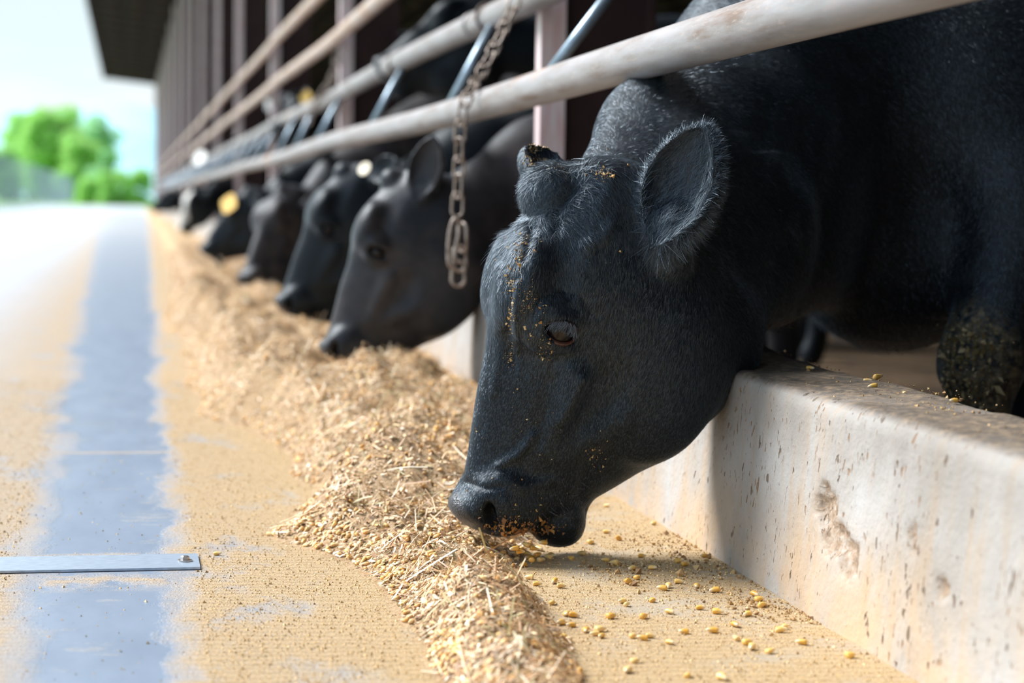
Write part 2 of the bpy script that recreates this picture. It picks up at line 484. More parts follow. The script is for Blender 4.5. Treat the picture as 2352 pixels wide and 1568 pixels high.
# cross beams inside the barn behind the columns (dark)
def roof():
    mt, t, b = mat('roof_underside'); g = G(t); P = g.coord('Object')
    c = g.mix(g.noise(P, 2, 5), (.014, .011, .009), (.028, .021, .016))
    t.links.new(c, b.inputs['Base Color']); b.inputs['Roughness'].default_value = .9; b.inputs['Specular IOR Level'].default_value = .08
    m = MB()
    X0, Z0, X1, Z1, Y0, Y1 = -1.13, 5.90, 17, 4.0, -6, 90.3
    sl = (Z1 - Z0) / (X1 - X0)
    zf = lambda x: Z0 + (x - X0) * sl
    v = [(X0, Y0, zf(X0)), (X1, Y0, zf(X1)), (X1, Y1, zf(X1)), (X0, Y1, zf(X0))]
    v2 = [(x, y, z + .12) for x, y, z in v]
    m.add(v + v2, [(0, 3, 2, 1), (4, 5, 6, 7), (0, 1, 5, 4), (1, 2, 6, 5), (2, 3, 7, 6), (3, 0, 4, 7)])
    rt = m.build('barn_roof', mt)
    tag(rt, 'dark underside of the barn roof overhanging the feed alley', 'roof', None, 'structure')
    M_pur = simple('purlin_paint', (.055, .036, .024), .9, spec=.08)
    pm = MB()
    for x in np.arange(-1.05, 16, .62):
        pm.box((x - .03, Y0, zf(x) - .11), (x + .03, Y1, zf(x) - .001))
    for y in np.arange(1.3, 90, 2.645):
        a = [(X0, y - .05, zf(X0) - .19), (X1, y - .05, zf(X1) - .19), (X1, y + .05, zf(X1) - .19), (X0, y + .05, zf(X0) - .19)]
        a2 = [(p[0], p[1], p[2] + .09) for p in a]
        pm.add(a + a2, [(0, 3, 2, 1), (4, 5, 6, 7), (0, 1, 5, 4), (1, 2, 6, 5), (2, 3, 7, 6), (3, 0, 4, 7)])
    p = pm.build('purlins', M_pur, rt)
    fa = MB().add([(X0 - .03, Y0, Z0 - .16), (X0, Y0, Z0 - .16), (X0, Y1, Z0 - .16), (X0 - .03, Y1, Z0 - .16),
                   (X0 - .03, Y0, Z0 + .14), (X0, Y0, Z0 + .14), (X0, Y1, Z0 + .14), (X0 - .03, Y1, Z0 + .14)],
                  [(0, 3, 2, 1), (4, 5, 6, 7), (0, 1, 5, 4), (1, 2, 6, 5), (2, 3, 7, 6), (3, 0, 4, 7)])
    fa.build('fascia', M_maroon, rt)
roof()
bw = MB().box((16.2, -3, -.12), (16.35, 90, 4.2)); bw2 = bw.build('wall_back', simple('back_wall_boards', (.05, .038, .032), .8, var=.6, bscale=3, stretch=(1, 6, .3)))
tag(bw2, 'dark back wall of the cattle barn', None, None, 'structure')
ew = MB().box((1.42, 90.0, -.12), (16.3, 90.2, 4.6)); tag(ew.build('wall_end', M_maroon), 'maroon end wall of the barn', None, None, 'structure')
ew = MB().box((1.2, -3.2, -.12), (16.3, -3.0, 4.6)); tag(ew.build('wall_front', M_maroon), 'maroon end wall of the barn on the near side', None, None, 'structure')

# ================================================================== feed fence
def rail_mat():
    m, t, b = mat('galvanised_pipe'); g = G(t); P = g.coord('Object')
    lon = g.noise(g.coord('Object', (6, .7, 6)), 5, 6, .62)
    c = g.ramp(lon, [(.28, (.17, .115, .085)), (.42, (.26, .24, .24)), (.56, (.31, .305, .32)), (.72, (.38, .34, .35))])
    sc_ = g.ramp(g.noise(g.coord('Object', (25, 4, 25), (0, .3, 0)), 6, 6, .7), [(.56, 0.0), (.64, .55)])
    c = g.mix(sc_, c, (.40, .33, .30))
    rust = g.ramp(g.noise(g.coord('Object', (1, .45, 1)), 2.2, 5, .6), [(.62, 0.0), (.70, .7)])
    c = g.mix(rust, c, (.50, .26, .15))
    t.links.new(c, b.inputs['Base Color']); b.inputs['Metallic'].default_value = .15
    b.inputs['Roughness'].default_value = .5
    t.links.new(g.bump(g.noise(P, 120, 4), .25, .001), b.inputs['Normal']); return m
M_rail = rail_mat()
def rail_mat2():
    m = M_rail.copy(); m.name = 'rusty_pipe'
    for n in m.node_tree.nodes:
        if n.type == 'VALTORGB' and len(n.color_ramp.elements) == 4:
            for e_, c_ in zip(n.color_ramp.elements, ((.40, .22, .14), (.52, .36, .28), (.58, .47, .42), (.64, .57, .54))):
                e_.color = (*c_, 1)
    return m
M_rail2 = rail_mat2()
M_bar = simple('blue_grey_galvanised', (.28, .36, .44), .35, metal=.6, var=.4, bscale=30)
M_clip = simple('dark_rusty_ring', (.07, .05, .045), .6, metal=.3, var=.5, bscale=60)
RY = .0375
fence = empty('feed_fence', (1.05, 5.34, 0), 'four-rail worn pipe feed fence with slanted bars above the curb', 'fence')
rails = [(.87, .803, RY, M_rail, None), (1.05, 1.10, .039, M_rail, None), (1.05, 1.405, .034, M_rail2, 'rustier upper pipe rail'), (1.05, 1.715, .034, M_rail2, 'rustier top pipe rail')]
for (x, z, r, m_, lb) in rails:
    m = MB(); pts = []; rad = []
    y = .6
    while y < 90:
        pts.append((x + .004 * math.sin(y * 1.3), y, z + .006 * math.sin(y * .9 + x * 7))); rad.append(r)
        y += .35 if y < 12 else 2.0
    m.tube(pts, rad, 28)
    o = m.build('rail', m_, fence, True)
    if lb: o['label'] = lb
    # sleeve joints
    for k in range(14):
        jm = MB()
        yj = 4.45 + 6.1 * k + (x > 1) * 1.7 + (z > 1.3) * .9
        if yj < 88: jm.tube([(x, yj - .04, z), (x, yj - .037, z), (x, yj + .037, z), (x, yj + .04, z)], [r + .001, r + .0035, r + .0035, r + .001], 24)
        if z > .9 and yj < 88: jm.build('sleeve_joint', m_, fence, True)
# slanted bars that carry the low rail
bars = [((1290, 132), (1392, -2)), ((1043, 222), (1128, 62)), ((855, 285), (920, 165)), ((727, 325), (777, 232)), ((676, 343), (716, 262)), ((642, 345), (674, 282)),
        ]
for k, (pa, pb) in enumerate(bars):
    a = at(*pa, X=.925); b_ = at(*pb, Y=a[1] + .02)
    d_ = b_ - a; a, b_ = a + d_ * (.805 - a[2]) / d_[2], a + d_ * (1.095 - a[2]) / d_[2]
    tb = MB().tube([a, b_], .0135, 12); tb.build('slanted_bar', M_bar, fence, True)
yb = 14.6
while yb < 60:
    MB().tube([(.895, yb, .82), (1.045, yb, 1.08)], .013, 8).build('slanted_bar', M_bar, fence, True); yb += 1.35
for (px, py) in ((1128, 25), (918, 145)):
    c = at(px, py, X=1.05)
    pts = [(1.05 + .044 * math.cos(a), c[1] + .012 * math.sin(a), 1.10 + .044 * math.sin(a)) for a in np.linspace(0, 2 * math.pi, 25)[:-1]]
    MB().tube(pts, .0055, 8, closed=True).build('clip_ring', M_clip, fence, True)
# small stubs that hold the upper rails to the posts
for i, y in enumerate(POST_Y[:8]):
    for (x, z, r, m_, lb) in rails[1:]:
        MB().tube([(x + r * .5, y, z), (1.12, y, z)], .014, 8).build('rail_bracket', M_rail, fence, True)

# ================================================================== chains
def stadium(c, ax, side, L, W, n=20):
    """closed centre line of a link: ax along the chain, side across"""
    pts = []; r = W / 2; h = L / 2 - r
    for k in range(n):
        a = 2 * math.pi * k / n
        x = r * math.cos(a); y = r * math.sin(a) + (h if math.sin(a) >= 0 else -h)
        pts.append(c + side * x + ax * y)
    return pts
M_chain = simple('rusty_chain_steel', (.20, .15, .125), .5, metal=.45, var=1.2, vcol=(.40, .35, .32), bscale=55, bump=.3)
def resample(path, step):
    path = [np.asarray(p, float) for p in path]
    seg = [np.linalg.norm(path[i + 1] - path[i]) for i in range(len(path) - 1)]
    tot = sum(seg); n = int(tot / step); out = []
    for k in range(n + 1):
        s = k * step; i = 0
        while i < len(seg) - 1 and s > seg[i]: s -= seg[i]; i += 1
        out.append(path[i] + (path[i + 1] - path[i]) * min(1, s / seg[i]))
    return out
def chain(path, step, L, W, wire, name, label):
    pts = resample(path, step); m = MB()
    for i in range(len(pts) - 1):
        c = (pts[i] + pts[i + 1]) / 2; ax = nrm(pts[i + 1] - pts[i])
        ref = np.array([.35, -.93, .1]); s1 = nrm(np.cross(ax, ref)); s2 = nrm(np.cross(ax, s1))
        a = (.25 if i % 2 == 0 else 1.35) + .12 * math.sin(i * 2.1)
        side = s1 * math.cos(a) + s2 * math.sin(a)
        m.tube(stadium(c, ax, side, L, W), wire, 8, closed=True)
    o = m.build(name, M_chain, None, True, loc=tuple(pts[0]))
    return tag(o, label, 'chain'), pts
YC = 5.17
YC = 4.80
pth = [at(1187, -8, Y=5.10), at(1168, 40, Y=5.06), at(1140, 102, Y=5.0), at(1104, 172, Y=4.92), at(1082, 205, Y=4.82), at(1064, 245, Y=YC - .03), at(1056, 300, Y=YC - .02), at(1054, 400, Y=YC), at(1049, 520, Y=YC)]
ch, cp = chain(pth, .0445, .058, .027, .0035, 'hanging_chain', 'rusty link chain slung over the rails, hanging beside the nearest cow')
m = MB(); ax = nrm(at(1036, 615, Y=YC) - at(1044, 500, Y=YC)); sd = nrm(np.array([.9, .1, 0]))
L_ = [at(1048, 503, Y=YC - .01), at(1040, 508, Y=YC - .01), at(1032, 540, Y=YC - .01), at(1030, 595, Y=YC - .01), at(1035, 612, Y=YC - .01), at(1043, 606, Y=YC - .01), at(1047, 570, Y=YC - .01), at(1055, 530, Y=YC - .01), at(1056, 510, Y=YC - .01)]
LL = []
for i in range(len(L_)):
    p0, p1, p2, p3 = L_[i - 1], L_[i], L_[(i + 1) % len(L_)], L_[(i + 2) % len(L_)]
    for t_ in (0, .33, .66):
        LL.append(.5 * ((2 * p1) + (p2 - p0) * t_ + (2 * p0 - 5 * p1 + 4 * p2 - p3) * t_ ** 2 + (3 * p1 - p0 - 3 * p2 + p3) * t_ ** 3))
m.tube(LL, .0050, 10, closed=True)
sh = m.build('snap_link', M_chain, ch, True); sh['label'] = 'long bent link at the chain end'
m = MB()
for (x0, y0, x1, y1, s_) in ((1062, 512, 1062, 578, 1.2), (1056, 565, 1056, 622, .3), (1053, 600, 1052, 657, .5)):
    a = at(x0, y0, Y=YC + .012); b_ = at(x1, y1, Y=YC + .012); ax = nrm(b_ - a)
    s1 = nrm(np.cross(ax, np.array([.2, -.95, 0]))); s2 = np.cross(ax, s1)
    m = MB(); m.tube(stadium((a + b_) / 2, ax, s1 * math.cos(s_) + s2 * math.sin(s_), np.linalg.norm(b_ - a), .032), .0042, 8, closed=True); m.build('end_link', M_chain, ch, True)

pth = [at(775, 128, Y=10.2), at(768, 170, Y=10.25), at(742, 215, Y=10.3), at(715, 255, Y=10.6), at(700, 300, Y=10.65)]
chain(pth, .047, .064, .034, .0045, 'hanging_chain', 'blurred rusty chain on the rails far along the fence')

# ================================================================== metal strip on the floor
M_strip = simple('zinc_strip', (.36, .44, .55), .35, metal=.3, var=.3, bscale=20, stretch=(3, 14, 1), bump=.1)
ms = empty('metal_strip', (-.05, 3.02, 0), 'flat blue-grey metal strip bolted across the alley floor', 'metal strip')
m = MB()
m.box((-.9, 2.966, .001), (.104, 3.082, .0045))
m.build('strip', M_strip, ms)
m = MB(); c = at(425, 1289, z=.004)
m.tube([c + np.array([0, 0, 0]), c + np.array([0, 0, .003])], .011, 20)
m.tube([c + np.array([0, 0, .003]), c + np.array([0, 0, .0075]), c + np.array([0, 0, .009])], [.0068, .0064, .004], 6)
bo = m.build('bolt', simple('bolt_steel', (.45, .43, .42), .35, metal=.8), ms); bo['label'] = 'hex bolt head'

# ================================================================== cattle (implicit surfaces)
class Field:
    def __init__(s, ax, ay, az):
        s.ax, s.ay, s.az = ax, ay, az
        s.f = np.full((len(ax), len(ay), len(az)), .5, np.float32)
    def block(s, lo, hi):
        sl = []
        for a, l, h in zip((s.ax, s.ay, s.az), lo, hi):
            i0 = max(0, np.searchsorted(a, l) - 1); i1 = min(len(a), np.searchsorted(a, h) + 1)
            if i1 - i0 < 2: return None, None
            sl.append(slice(i0, i1))
        sl = tuple(sl)
        X, Y, Z = np.meshgrid(s.ax[sl[0]], s.ay[sl[1]], s.az[sl[2]], indexing='ij')
        return sl, np.stack([X, Y, Z], -1).astype(np.float32)
    def union(s, lo, hi, fn, k=.02):
        sl, P = s.block(np.asarray(lo) - k - .012, np.asarray(hi) + k + .012)
        if sl is None: return
        d = fn(P).astype(np.float32); a = s.f[sl]
        h = np.maximum(k - np.abs(a - d), 0) / k
        s.f[sl] = np.minimum(a, d) - h * h * k * .25
    def carve(s, lo, hi, fn, k=.01):
        sl, P = s.block(np.asarray(lo) - k - .01, np.asarray(hi) + k + .01)
        if sl is None: return
        d = -fn(P).astype(np.float32); a = s.f[sl]
        h = np.maximum(k - np.abs(a - d), 0) / k
        s.f[sl] = np.maximum(a, d) + h * h * k * .25
    # ---- primitives
    def ell(s, c, axes, rad, k=.02, sub=False):
        c = np.asarray(c, float); A = np.asarray(axes, float); rad = np.asarray(rad, float)
        R_ = rad.max()
        def fn(P):
            q = (P - c.astype(np.float32)) @ A.T.astype(np.float32)
            l = np.sqrt(((q / rad) ** 2).sum(-1)); l2 = np.sqrt(((q / rad ** 2) ** 2).sum(-1)) + 1e-6
            return l * (l - 1) / l2
        (s.carve if sub else s.union)(c - R_, c + R_, fn, k)
    def cone(s, A, B, ra, rb, k=.02, wa=None, wb=None, yax=(0, 1, 0), sub=False):
        A = np.asarray(A, float); B = np.asarray(B, float)
        wa = ra if wa is None else wa; wb = rb if wb is None else wb
        R_ = max(ra, rb, wa, wb); D = (B - A).astype(np.float32); L2 = float(D @ D); ya = np.asarray(yax, np.float32)
        def fn(P):
            q = P - A.astype(np.float32); t = np.clip((q @ D) / L2, 0, 1)
            r = ra + (rb - ra) * t; w = wa + (wb - wa) * t
            v = q - t[..., None] * D
            dy = v @ ya; rest2 = np.maximum((v * v).sum(-1) - dy * dy, 0)
            e = np.sqrt(rest2 / r ** 2 + (dy / w) ** 2)
            return (e - 1) * np.minimum(r, w)
        (s.carve if sub else s.union)(np.minimum(A, B) - R_, np.maximum(A, B) + R_, fn, k)

def surface_nets(F):
    f = F.f; ax, ay, az = F.ax, F.ay, F.az
    neg = (f < 0)
    cnt = np.zeros((f.shape[0] - 1, f.shape[1] - 1, f.shape[2] - 1), np.uint8)
    for i in (0, 1):
        for j in (0, 1):
            for k in (0, 1):
                cnt += neg[i:f.shape[0] - 1 + i, j:f.shape[1] - 1 + j, k:f.shape[2] - 1 + k]
    cells = np.argwhere((cnt > 0) & (cnt < 8))
    ci, cj, ck = cells.T
    cv = np.stack([f[ci + i, cj + j, ck + k] for i in (0, 1) for j in (0, 1) for k in (0, 1)], 1)
    corners = np.array([(i, j, k) for i in (0, 1) for j in (0, 1) for k in (0, 1)])
    acc = np.zeros((len(cells), 3)); num = np.zeros(len(cells))
    for a in range(8):
        for b_ in range(a + 1, 8):
            if np.abs(corners[a] - corners[b_]).sum() != 1: continue
            va, vb = cv[:, a], cv[:, b_]; mk = (va < 0) != (vb < 0)
            t = np.where(mk, va / np.where(mk, va - vb, 1), 0)
            p = corners[a] + t[:, None] * (corners[b_] - corners[a])
            acc += np.where(mk[:, None], p, 0); num += mk
    p = acc / num[:, None]
    V = np.stack([ax[ci] + p[:, 0] * (ax[ci + 1] - ax[ci]), ay[cj] + p[:, 1] * (ay[cj + 1] - ay[cj]), az[ck] + p[:, 2] * (az[ck + 1] - az[ck])], 1)
    idx = np.full(cnt.shape, -1, np.int32); idx[ci, cj, ck] = np.arange(len(cells))
    Fs = []
    n = f.shape
    # edges along each axis
    for axis in range(3):
        o1, o2 = [(1, 2), (2, 0), (0, 1)][axis]
        sl0 = [slice(1, n[0] - 1), slice(1, n[1] - 1), slice(1, n[2] - 1)]; sl1 = list(sl0)
        sl0[axis] = slice(0, n[axis] - 1); sl1[axis] = slice(1, n[axis])
        a = neg[tuple(sl0)]; b_ = neg[tuple(sl1)]
        for s_, flip in ((a & ~b_, False), (~a & b_, True)):
            e_ = np.argwhere(s_)
            if not len(e_): continue
            off = np.array([1, 1, 1]); off[axis] = 0; e_ = e_ + off
            u = np.zeros(3, int); u[o1] = 1; w = np.zeros(3, int); w[o2] = 1
            q = [idx[tuple((e_ - d_).T)] for d_ in (u + w, w, np.zeros(3, int), u)]
            q = np.stack(q, 1)
            if flip: q = q[:, ::-1]
            Fs.append(q)
    Fc = np.concatenate(Fs)
    Fc = Fc[(Fc >= 0).all(1)]
    return V, Fc
def smooth_mesh(V, Fc, it=2, lam=.5):
    e = np.concatenate([Fc[:, [0, 1]], Fc[:, [1, 2]], Fc[:, [2, 3]], Fc[:, [3, 0]]])
    n = len(V)
    deg = np.bincount(e[:, 0], minlength=n) + np.bincount(e[:, 1], minlength=n)
    for _ in range(it):
        S = np.stack([np.bincount(e[:, 0], V[e[:, 1], k], n) + np.bincount(e[:, 1], V[e[:, 0], k], n) for k in range(3)], 1)
        V = V + lam * (S / np.maximum(deg, 1)[:, None] - V)
    return V
def normals(V, Fc):
    n = np.cross(V[Fc[:, 2]] - V[Fc[:, 0]], V[Fc[:, 3]] - V[Fc[:, 1]])
    N_ = np.stack([sum(np.bincount(Fc[:, j], n[:, k], len(V)) for j in range(4)) for k in range(3)], 1)
    return N_ / (np.linalg.norm(N_, axis=1, keepdims=True) + 1e-12)
def grade(lo, hi, f0, f1, fine, coarse, grow=1.12):
    """axis samples: fine between f0 and f1, growing to coarse towards lo and hi"""
    mid = list(np.arange(f0, f1 + fine * .5, fine)); l = []; h = []
    st = fine; x = f0
    while x > lo: st = min(coarse, st * grow); x -= st; l.append(x)
    st = fine; x = mid[-1]
    while x < hi: st = min(coarse, st * grow); x += st; h.append(x)
    return np.array(l[::-1] + mid + h)

R_R, U_R, F_R = RC[:, 0], RC[:, 1], -RC[:, 2]        # camera right / up / away, used only to turn traced angles into world angles
S0 = 3.13 / FPX                                      # metres per traced pixel at the nearest head
T_ = np.array([-40, 0, 70, 140, 208, 269, 325, 403, 505, 596, 668, 719, 769, 800.])
L_T = np.array([-40, 0, 71, 141, 208, 269, 325, 403, 505, 596, 668, 719, 769, 800.]); L_P = np.array([-10, 22, 56, 84, 94, 94, 82, 66, 59, 48, 40, 36, 28, 0.])
R_T = np.array([-40, 0, 70, 140, 210, 282, 348, 426, 550, 634, 692, 750, 800.]); R_P = np.array([-260, -310, -385, -462, -508, -518, -494, -455, -372, -315, -255, -178, -110.])
W_P = np.array([.060, .074, .088, .100, .106, .102, .094, .082, .070, .062, .058, .062, .060, .050])
class Head:
    def __init__(s, poll, adir, psi, sc_=1.0, w=1.0, tip=0.0):
        """adir: poll-to-nose direction seen (right, down, toward the viewer); psi: how far the face turns to the viewer"""
        a = nrm(adir[0] * R_R - adir[1] * U_R - (adir[2] if len(adir) > 2 else 0) * F_R)
        toward = nrm(-F_R + a * (F_R @ a))
        p = np.cross(a, toward); p = p if p @ R_R < 0 else -p           # to the photo's left
        s.a = a; s.F = math.cos(psi) * p + math.sin(psi) * toward       # dorsal
        s.S = -math.sin(psi) * p + math.cos(psi) * toward               # the cow's left
        s.O = np.asarray(poll, float); s.sc = sc_; s.wf = w; s.psi = psi; s.p0 = p; s.eyeT = 317; s.eyeV = -.019; s.nosT = 770; s.nosV = -.018
    def P(s, T, V, S):           # T in traced px along, V and S in metres
        return s.O + (s.a * T * S0 + s.F * V + s.S * S) * s.sc
    def locate(s, px, py, S):
        """head coordinates (T, V) of a feature traced at px, py that lies S to the side"""
        T, V = 300.0, -.03
        for _ in range(12):
            x0, y0 = proj(s.P(T, V, S)); x1, y1 = proj(s.P(T + 10, V, S)); x2, y2 = proj(s.P(T, V + .01, S))
            J = np.array([[x1 - x0, x2 - x0], [y1 - y0, y2 - y0]]); d_ = np.linalg.solve(J, [px - x0, py - y0]); T += 10 * d_[0]; V += .01 * d_[1]
        return T, V
    def prof(s, T):
        c, sn = math.cos(math.radians(22)), math.sin(math.radians(22))
        L = np.interp(T, L_T, L_P) * S0; R = np.interp(T, R_T, R_P) * S0; w = np.interp(T, T_, W_P)
        h = np.sqrt(np.maximum(((L - R) / 2) ** 2 - (w * sn * .8) ** 2, 1e-4)) / c
        return (L + R) / 2 / c, h, w * s.wf
    def surfS(s, T, V):
        c, h, w = s.prof(T); u = np.clip((V - c) / h, -1, 1)
        wf = np.interp(u, [-1, -.2, .5, 1], [.70, .92, 1.0, .80])
        return w * wf * (1 - abs(u) ** 2.3) ** (1 / 2.3)

def head_sdf(F, H, detail=True, ears=((.0, 1), ), bump=1.0):
    sc_ = H.sc
    ext = [H.P(t, v, w) for t in (-40, 840) for v in (-.42, .12) for w in (-.16, .16)]
    lo = np.min(ext, 0); hi = np.max(ext, 0)
    def fn(P):
        q = (P - H.O.astype(np.float32)) / sc_
        T = (q @ H.a.astype(np.float32)) / S0; V = q @ H.F.astype(np.float32); S = q @ H.S.astype(np.float32)
        Tc = np.clip(T, -30, 762)
        tt = np.arange(-40, 801, 4.0); c_, h_, w_ = H.prof(tt)
        ker = np.hanning(15); ker /= ker.sum(); pad = lambda z: np.convolve(np.pad(z, 7, 'edge'), ker, 'valid')
        c = np.interp(Tc, tt, pad(c_)); h = np.interp(Tc, tt, pad(h_)); w = np.interp(Tc, tt, pad(w_))
        u = (V - c) / h
        wf = np.interp(u, [-1.2, -1, -.2, .5, 1, 1.3], [.68, .70, .92, 1.0, .80, .72])
        w = w * wf
        # slimmer between mouth corner and eye below the cheek bone
        over = (T - Tc) * S0 / np.where(T > 0, .030, .05)
        e = np.sqrt((np.abs(S / w) ** 2.3 + np.abs(u) ** 2.3) ** (2 / 2.3) + over ** 2)
        return (e - 1) * np.minimum(w, h) * .95 * sc_
    F.union(lo, hi, fn, .02)
    AX = np.array([H.a, H.F, H.S])
    E = lambda T, V, S, r, k=.02, sub=False, ax=AX: F.ell(H.P(T, V, S), ax, np.array(r) * sc_, k * sc_, sub)
    # poll knob
    E(5, .012 * bump, -.010, (.034, .032, .038), .02)
    for sd in (1, -1):
        # brow ridges, orbits, temple hollow, cheek bone, masseter
        E(232, .036, sd * .066, (.062, .024, .034), .045)
        E(300, -.010, sd * .078, (.045, .040, .030), .02)
        E(365, -.235, sd * .050, (.13, .090, .038), .05)
        F.cone(H.P(400, -.080, sd * .075), H.P(590, -.075, sd * .050), .016 * sc_, .012 * sc_, .025)
        F.cone(H.P(470, -.175, sd * .064), H.P(590, -.105, sd * .048), .012 * sc_, .012 * sc_, .03)
        E(430, -.135, sd * .105, (.05, .026, .024), .03, True)
        # muzzle sides and nostril wings
        E(735, -.035, sd * .043, (.050, .050, .028), .025)
        E(752, -.006, sd * .040, (.028, .024, .020), .012)
    # dished forehead
    E(215, .138, .0, (.10, .030, .045), .04, True)
    # nose pad
    E(768, .004, 0, (.024, .034, .050), .015)
    E(788, -.028, 0, (.020, .040, .046), .015)
    # lower lip and chin
    E(764, -.145, 0, (.036, .046, .039), .014)
    E(722, -.158, 0, (.040, .026, .036), .02)
    if detail:
        # mouth line
        for sd in (1, -1):
            F.cone(H.P(640, -.150, sd * .062), H.P(770, -.104, sd * .062), .0045 * sc_, .007 * sc_, .012, sub=True)
            # nostrils
            nd = nrm(H.a * .35 + H.S * sd * .9 + H.F * .25)
            n1 = nrm(H.a * .8 - H.F * .62); n1 = nrm(n1 - nd * (n1 @ nd)); n2 = np.cross(nd, n1)
            F.ell(H.P(H.nosT, H.nosV, sd * .052), np.array([n1, n2, nd]), np.array([.0225, .0125, .034]) * sc_, .006, True)
            F.ell(H.P(H.nosT - 24, H.nosV + .008, sd * .060), np.array([n1, n2, nd]), np.array([.012, .0075, .018]) * sc_, .008, True)
            # eye sockets with lids
            ET, EV = H.eyeT, H.eyeV
            es = H.P(ET, EV, sd * .083)
            F.ell(H.P(ET - 30, EV + .006, sd * .090), AX, np.array([.013, .030, .018]) * sc_, .014)
            F.ell(H.P(ET + 30, EV - .004, sd * .086), AX, np.array([.010, .028, .014]) * sc_, .014)
            F.ell(es + H.S * sd * .016 * sc_, AX, np.array([.0165, .029, .026]) * sc_, .008, True)
    return AX

def ear(F, H, base, tip, normal, width, k=.012, depth=.030, th=.010):
    base = np.asarray(base, float); tip = np.asarray(tip, float)
    u = nrm(tip - base); L = np.linalg.norm(tip - base); n = nrm(normal); n = nrm(n - u * (n @ u)); v = np.cross(u, n)
    c = (base + tip) / 2 + u * L * .03
    A = np.array([u, v, n])
    def fn(P):
        q = (P - c.astype(np.float32)) @ A.T.astype(np.float32)
        x = q[..., 0] / (L * .53)
        # leaf outline: broad low, pointed high
        wid = width / 2 * np.interp(x, [-1.2, -.9, -.4, .2, .7, 1.0, 1.2], [.50, .60, .92, 1.0, .86, .62, .5])
        r1 = np.sqrt(x ** 2 + (q[..., 1] / wid) ** 2 + ((q[..., 2] + depth * .4) / depth) ** 2)
        d1 = (r1 - 1) * min(depth, width / 2) * .8
        r2 = np.sqrt((x / .93) ** 2 + (q[..., 1] / (wid * .86)) ** 2 + ((q[..., 2] + depth * .4 - th * 1.9) / (depth * 1.0)) ** 2)
        d2 = (r2 - 1) * min(depth, width / 2) * .8
        d2 = np.minimum(d2, -(q[..., 2] - depth * .45)* -1.0 * -1.0) if False else d2
        return np.maximum(d1, -d2)
    R_ = max(L, width) * .75
    F.union(c - R_, c + R_, fn, k)
    # root
    F.cone(base + u * L * .22 - n * depth * 1.15, base + u * L * .02 - n * depth * 2.0, width * .17, width * .20, .03)
    return A, c, L

def body_sdf(F, H, B, sc_, gz, heading=0.0, neck=None, legs=True):
    """B: point on the body's axis above the front legs; heading turns the body about it"""
    ch, sh_ = math.cos(heading), math.sin(heading)
    fw = np.array([-ch, sh_, 0]); lf = np.array([-sh_, -ch, 0]); up = np.array([0, 0, 1.0])   # forward, cow's left (towards viewer)
    Q = lambda f_, l_, z_: B + (fw * f_ + lf * l_) * sc_ + up * z_ * sc_
    neck = neck or []
    for (A_, r1, w1), (B_, r2, w2) in zip(neck[:-1], neck[1:]):
        F.cone(A_, B_, r1 * sc_, r2 * sc_, .06 * sc_, w1 * sc_, w2 * sc_, lf)
    A_, r1, w1 = neck[-1]
    F.cone(A_, Q(-.25, 0, .02), r1 * sc_, .37 * sc_, .10, w1 * sc_, .30 * sc_, lf)
    F.cone(Q(-.20, 0, .02), Q(-.85, 0, .0), .37 * sc_, .40 * sc_, .10, .30 * sc_, .36 * sc_, lf)
    F.cone(Q(-.85, 0, .0), Q(-1.35, 0, .08), .40 * sc_, .32 * sc_, .10, .36 * sc_, .30 * sc_, lf)
    if legs:
        g0 = gz
        for sd in (1, -1):
            K = lambda f_, l_, zabs: np.array([*(B + (fw * f_ + lf * l_) * sc_)[:2], zabs])
            off = .03 * sd
            F.cone(Q(-.12, sd * .22, .02), Q(-.02, sd * .215, -.18), .17 * sc_, .12 * sc_, .07, .09 * sc_, .085 * sc_, lf)
            F.cone(K(-.02, sd * .20, g0 + .66 * sc_), K(.03 + off, sd * .19, g0 + .44 * sc_), .108 * sc_, .072 * sc_, .05, .09 * sc_, .068 * sc_, lf)
            F.ell(K(.035 + off, sd * .19, g0 + .41 * sc_), np.eye(3), np.array([.068, .062, .070]) * sc_, .04)
            F.cone(K(.03 + off, sd * .19, g0 + .38 * sc_), K(.02 + off, sd * .19, g0 + .17 * sc_), .056 * sc_, .046 * sc_, .03)
            F.ell(K(.02 + off, sd * .19, g0 + .14 * sc_), np.eye(3), np.array([.055, .052, .05]) * sc_, .02)
            F.cone(K(.025 + off, sd * .19, g0 + .11 * sc_), K(.06 + off, sd * .19, g0 + .035 * sc_), .045 * sc_, .062 * sc_, .02)
            # hind leg: thigh, stifle, hock, cannon
            F.cone(Q(-1.32, sd * .17, .05), K(-1.12, sd * .19, g0 + .62 * sc_), .24 * sc_, .12 * sc_, .07, .12 * sc_, .09 * sc_, lf)
            F.cone(K(-1.14, sd * .19, g0 + .60 * sc_), K(-1.45, sd * .18, g0 + .42 * sc_), .11 * sc_, .06 * sc_, .04)
            F.cone(K(-1.45, sd * .18, g0 + .42 * sc_), K(-1.38, sd * .18, g0 + .14 * sc_), .056 * sc_, .045 * sc_, .03)
            F.cone(K(-1.38, sd * .18, g0 + .13 * sc_), K(-1.32, sd * .18, g0 + .03 * sc_), .046 * sc_, .062 * sc_, .02)
    return Q, fw, lf

